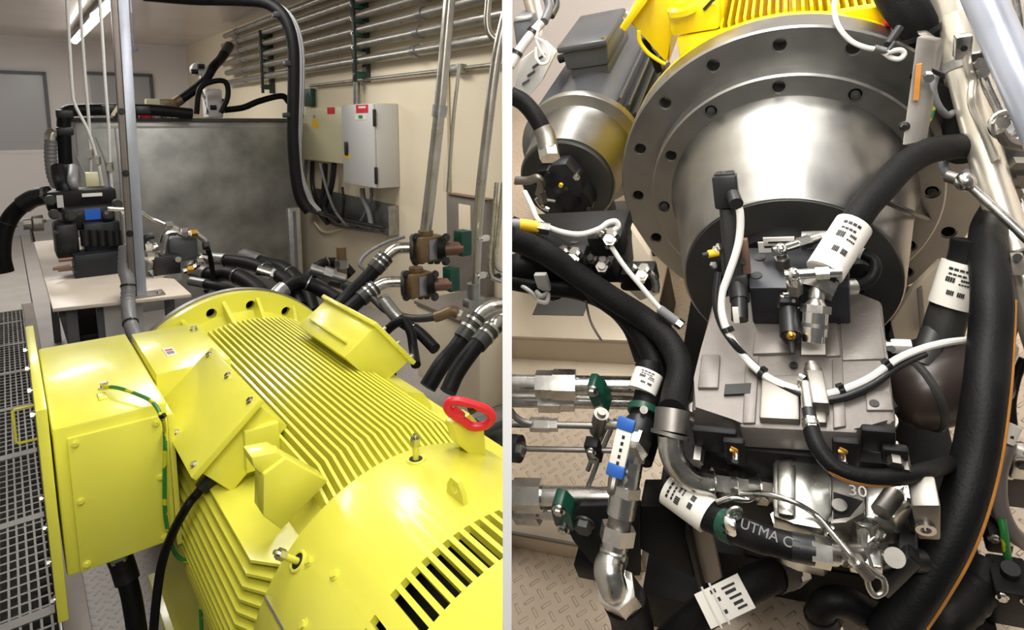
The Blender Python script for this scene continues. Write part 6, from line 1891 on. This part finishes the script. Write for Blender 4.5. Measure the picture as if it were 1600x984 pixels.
mb = MB(); mb.box(P(1540, 105, 1.09), R * .02, A * .01, N * .016, .002); build('block', mb, 'steel_dull', t)
t = thing('valve_block', 'grey valve block with square fittings at the right edge', 'valve block', P(1580, 290, 1.1))
mb = MB(); mb.box(P(1572, 245, 1.12), R * .03, A * .03, N * .05, .005); build('body', mb, 'silverpaint', t)
for px, py in ((1588, 255), (1590, 275), (1575, 282), (1580, 295)):
    q = P(px, py, 1.07); mb = MB(); mb.hexa(q, q - A * .02, .014); build('port_nut', mb, 'steel_dull', t)
mb = MB(); mb.box(P(1595, 40, 1.25), R * .05, A * .02, N * .03, .004); single('bracket', mb, 'brown', 'brown wall bracket at the upper right corner behind the silver pipe', 'bracket')
t = thing('pipe_coupling', 'dark pipe coupling on the pale pipe at the right edge', 'coupling', P(1590, 420, 1.0))
q0, q1 = P(1578, 395, .985), P(1592, 425, .975)
mb = MB(); mb.cyl(q0, q0.lerp(q1, .4), .027, seg=24); build('ring', mb, 'steel_dark', t)
mb = MB(); mb.box(P(1590, 412, .95), (q1 - q0) * .5, R * .012, A * .004, .001); build('plate', mb, 'beam', t)
mb = MB(); mb.cyl(P(1590, 402, .945), P(1590, 402, .94), .006, seg=12); build('hole', mb, 'ink', t)
# dark wires behind the pipes
hose('black_cable', 'black cable bundle behind the pale pipes leading to the labelled hose', 'cable', [(1490, 170, 1.25), (1495, 200, 1.22), (1500, 222, 1.18), (1504, 245, 1.16)], .024, m='sleeve')
hose('braided_lead', 'grey braided lead curling beside the bracket clamp', 'wire', [(1462, 118, 1.12), (1458, 140, 1.12), (1466, 165, 1.12), (1480, 180, 1.13), (1490, 176, 1.14)], .006, m='greycable', corr=.05)
hose('earth_wire', 'yellow green earth wire hanging behind the sticker plate', 'wire', [(1464, 150, 1.13), (1458, 175, 1.12), (1448, 200, 1.11), (1442, 222, 1.10)], .0025, m='earth')
hose('black_hose', 'dark clamp loop below the labelled hose on the flange edge', 'hose', [(1478, 240, 1.14), (1474, 258, 1.12), (1482, 272, 1.11), (1500, 276, 1.1), (1512, 268, 1.1)], .008, m='greycable')
t = thing('sticker_plate', 'upright steel plate with an orange sticker beside the flange', 'plate', P(1440, 220, 1.2))
pl = [P(1432, 58, 1.16), P(1462, 64, 1.15), P(1463, 82, 1.145), P(1438, 222, 1.08), P(1409, 228, 1.085)]
mb = MB(); mb.prism(pl, R * .012 + A * .01, .002); build('plate', mb, 'steel_dull', t)
mb = MB(); mb.prism([P(1434, 54, 1.165), P(1450, 52, 1.165), P(1466, 64, 1.155), P(1462, 70, 1.155)], A * .02, .003); build('upper_flange', mb, 'steel_dull', t)
mb = MB(); mb.prism([P(1432, 100, 1.132), P(1441, 98, 1.132), P(1436, 155, 1.105), P(1427, 155, 1.105)], -A * .004 - R * .001); build('sticker', mb, 'orange', t, label='orange sticker')
bolt(t, P(1413, 197, 1.095), -A, .006, .006, 'chrome')
# black bundle and whip at the top
t = hose('cable_bundle', 'thick black cable bundle coming over the yellow motor from above', 'cable', [(1390, -30, 1.24), (1405, 0, 1.23), (1426, 28, 1.22), (1442, 56, 1.22), (1452, 84, 1.23)], .036, m='sleeve', ties=(.7,))
mb = MB(); q = P(1393, 32, 1.26); mb.ball(q, .014); single('indicator_cap', mb, 'red', 'red indicator cap beside the black bundle on the yellow motor', 'cap')
hose('orange_hose', 'orange corrugated conduit end at the top beside the wide pale pipe', 'hose', [(1432, -10, 1.45), (1438, 6, 1.44), (1446, 20, 1.43)], .018, m='orange', corr=.08)
hose('safety_wire', 'white whip wire draped over the flange top', 'wire', [(1304, -10, 1.25), (1304, 20, 1.22), (1312, 44, 1.20), (1330, 64, 1.19), (1352, 74, 1.18), (1376, 79, 1.175), (1392, 90, 1.17), (1406, 92, 1.165), (1413, 84, 1.165), (1406, 78, 1.165), (1386, 82, 1.165)], .0046, m='whiteplastic')
t = thing('wire_crimp', 'pale crimp on the white whip wire at the flange top', 'sleeve', P(1374, 80, 1.17))
mb = MB(); mb.cyl(P(1366, 75, 1.176), P(1384, 80, 1.172), .0065, seg=14); build('sleeve', mb, 'galv', t)
mb = MB(); mb.tube([P(1398, 66, 1.17), P(1392, 74, 1.165), P(1386, 82, 1.165)], .0035, 8); build('hook', mb, 'black', t)
mb = MB(); mb.cyl(P(1388, 70, 1.18), P(1406, 44, 1.19), .008, seg=12); single('black_stud', mb, 'black', 'black pin standing between the flange top and the cable bundle', 'pin')

# ---- dark blocks below right
for i, (x0, y0, x1, y1, Y, mm, lab) in enumerate(((1538, 800, 1575, 850, .95, 'cast_dark', 'small dark valve body beside the thick hose, lower right'), (1545, 870, 1600, 975, .88, 'cast_dark', 'tall black solenoid at the lower right corner'), (1560, 690, 1600, 790, 1.0, 'steel_dark', 'dark mesh-like block at the right edge'))):
    t = thing('block_valve', lab, 'valve', P((x0 + x1) / 2, y1, Y))
    c = P((x0 + x1) / 2, (y0 + y1) / 2, Y)
    mb = MB(); mb.box(c, R * ((x1 - x0) / 2000 * Y), N * ((y1 - y0) / 2000 * Y), A * .03, .005); build('body', mb, mm, t)
    for s in (-.6, .6):
        bolt(t, c + R * ((x1 - x0) / 2000 * Y * s) + N * ((y1 - y0) / 2000 * Y * .75) - A * .03, -A, .006, .006)
    mb = MB(); mb.cyl(c + N * ((y1 - y0) / 2000 * Y), c + N * ((y1 - y0) / 2000 * Y + .015), .012, seg=16); build('cap', mb, 'black', t)
hose('grey_hose', 'grey hose bending down at the right edge beside the thick hose', 'hose', [(1574, 690, .93), (1560, 740, .92), (1562, 790, .91), (1580, 830, .9), (1605, 850, .9)], .012, m='cast')
hose('earth_wire', 'yellow green earth wire hanging at the lower right', 'wire', [(1565, 810, .89), (1570, 840, .88), (1576, 880, .88), (1584, 915, .88)], .0055, m='earth')
t = thing('cable_tag', 'white cable tag on the grey hose at the right edge', 'tag', P(1577, 695, .92))
c = P(1578, 678, .92); mb = MB(); mb.cyl(P(1572, 690, .92), P(1585, 664, .92), .0105, seg=16); build('tag', mb, 'whitelab', t)
mb = MB(); mb.box(c - A * .0105 , N * .008, R * .002, A * .0004); build('print', mb, 'ink', t)
t = thing('cable_plug', 'white oval plug on the wires at the right edge', 'plug', P(1580, 570, 1.0))
c = P(1580, 552, 1.0); mb = MB(); mb.lathe(c - N * .02, N, [(0, .005), (.006, .009), (.034, .009), (.04, .005)], 18); build('plug', mb, 'whiteplastic', t)
mb = MB(); mb.tube([c + N * .02, P(1582, 530, 1.0), P(1590, 505, 1.0)], .004, 8); mb2 = mb; build('lead', mb, 'black', t)
hose('black_cable', 'thin black cable curving behind the white oval plug', 'cable', [(1600, 560, .98), (1588, 590, .98), (1580, 630, .97), (1582, 665, .96)], .007)
t = thing('bright_manifold', 'bright valve piece with dark screws at the right edge', 'valve', P(1590, 740, .95))
c = P(1590, 720, .95); mb = MB(); mb.box(c, R * .012, N * .028, A * .015, .004); build('body', mb, 'zinc', t)
bolt(t, c - A * .015 + N * .012, -A, .006, .006, 'steel_dark')
hose('steel_rod', 'thin bright rod across the lower right valves', 'rod', [(1540, 868, .9), (1560, 870, .89), (1590, 874, .88)], .003, m='chrome')

# ---- base frame and dark beams under the pump
t = thing('base_frame', 'black steel base frame standing under the pump and bell housing', 'frame', G(-.4, 0, DK))
mb = MB(); mb.gbox(-.72, .15, -.27, -.17, DK, DK + .12, .004); build('side_beam', mb, 'cast_dark', t)
mb = MB(); mb.gbox(-.72, .15, .17, .27, DK, DK + .12, .004); build('side_beam', mb, 'cast_dark', t)
mb = MB(); mb.gbox(-.62, -.5, -.17, .17, DK + .0, DK + .12, .004); build('cross_beam', mb, 'cast_dark', t)
mb = MB(); mb.gbox(-.05, .05, -.17, .17, DK, DK + .12, .004); build('cross_beam', mb, 'cast_dark', t)
t = thing('post', 'beige flat steel post standing under the labelled hose', 'post', P(1100, 930, .95))
q = Gn(1105, 930, DK)
mb = MB(); mb.box(P(1103, 860, .95), R * .018, A * .006, N * .09, .002); build('web', mb, 'beam', t)
mb = MB(); mb.box(P(1087, 870, .95), R * .004, A * .014, N * .09, .002); build('flange', mb, 'cast_dark', t)
# ================================================================= LIGHT
BAY = 'X'


def area(name, loc, target, sx, sy, power, col=(1, .97, .92)):
    l = bpy.data.lights.new(name, 'AREA')
    l.shape = 'RECTANGLE'
    l.size = sx
    l.size_y = sy
    l.energy = power
    l.color = col
    o = bpy.data.objects.new(name, l)
    COL.objects.link(o)
    o.location = loc
    d = (V3(target) - V3(loc))
    o.rotation_euler = d.to_track_quat('-Z', 'Y').to_euler()
    return o


w = bpy.data.worlds.new('world')
SC.world = w
w.use_nodes = True
w.node_tree.nodes['Background'].inputs['Color'].default_value = (1.0, .97, .93, 1)
w.node_tree.nodes['Background'].inputs['Strength'].default_value = .12
# ceiling strip lights of the left bay
area('strip_or_fill_lamp', L(1.2, .9, 2.9), L(1.2, .9, 0), .35, 1.6, 40)
area('strip_or_fill_lamp', L(4.2, 1.1, 2.95), L(4.2, 1.1, 0), .5, 1.6, 50)
area('strip_or_fill_lamp', L(8.2, .2, 2.95), L(8.2, .2, 0), .6, 1.8, 90)
# pump bay lamp above the shaft
area('strip_or_fill_lamp', G(-.15, .05, 1.55), G(-.1, 0, 0), .28, 1.6, 32)
area('strip_or_fill_lamp', G(1.0, .75, 1.5), G(1.0, .8, 0), .4, 1.2, 16)
# unseen fill lamp added behind the camera to whiten the partition edge
area('strip_or_fill_lamp', (0.0, -.35, 2.4), (0.0, .9, 1.3), .9, .3, 17)
vs = SC.view_settings
vs.view_transform = 'Standard'
vs.look = 'None'
vs.gamma = 1
vs.use_curve_mapping = False
vs.exposure = 0.0
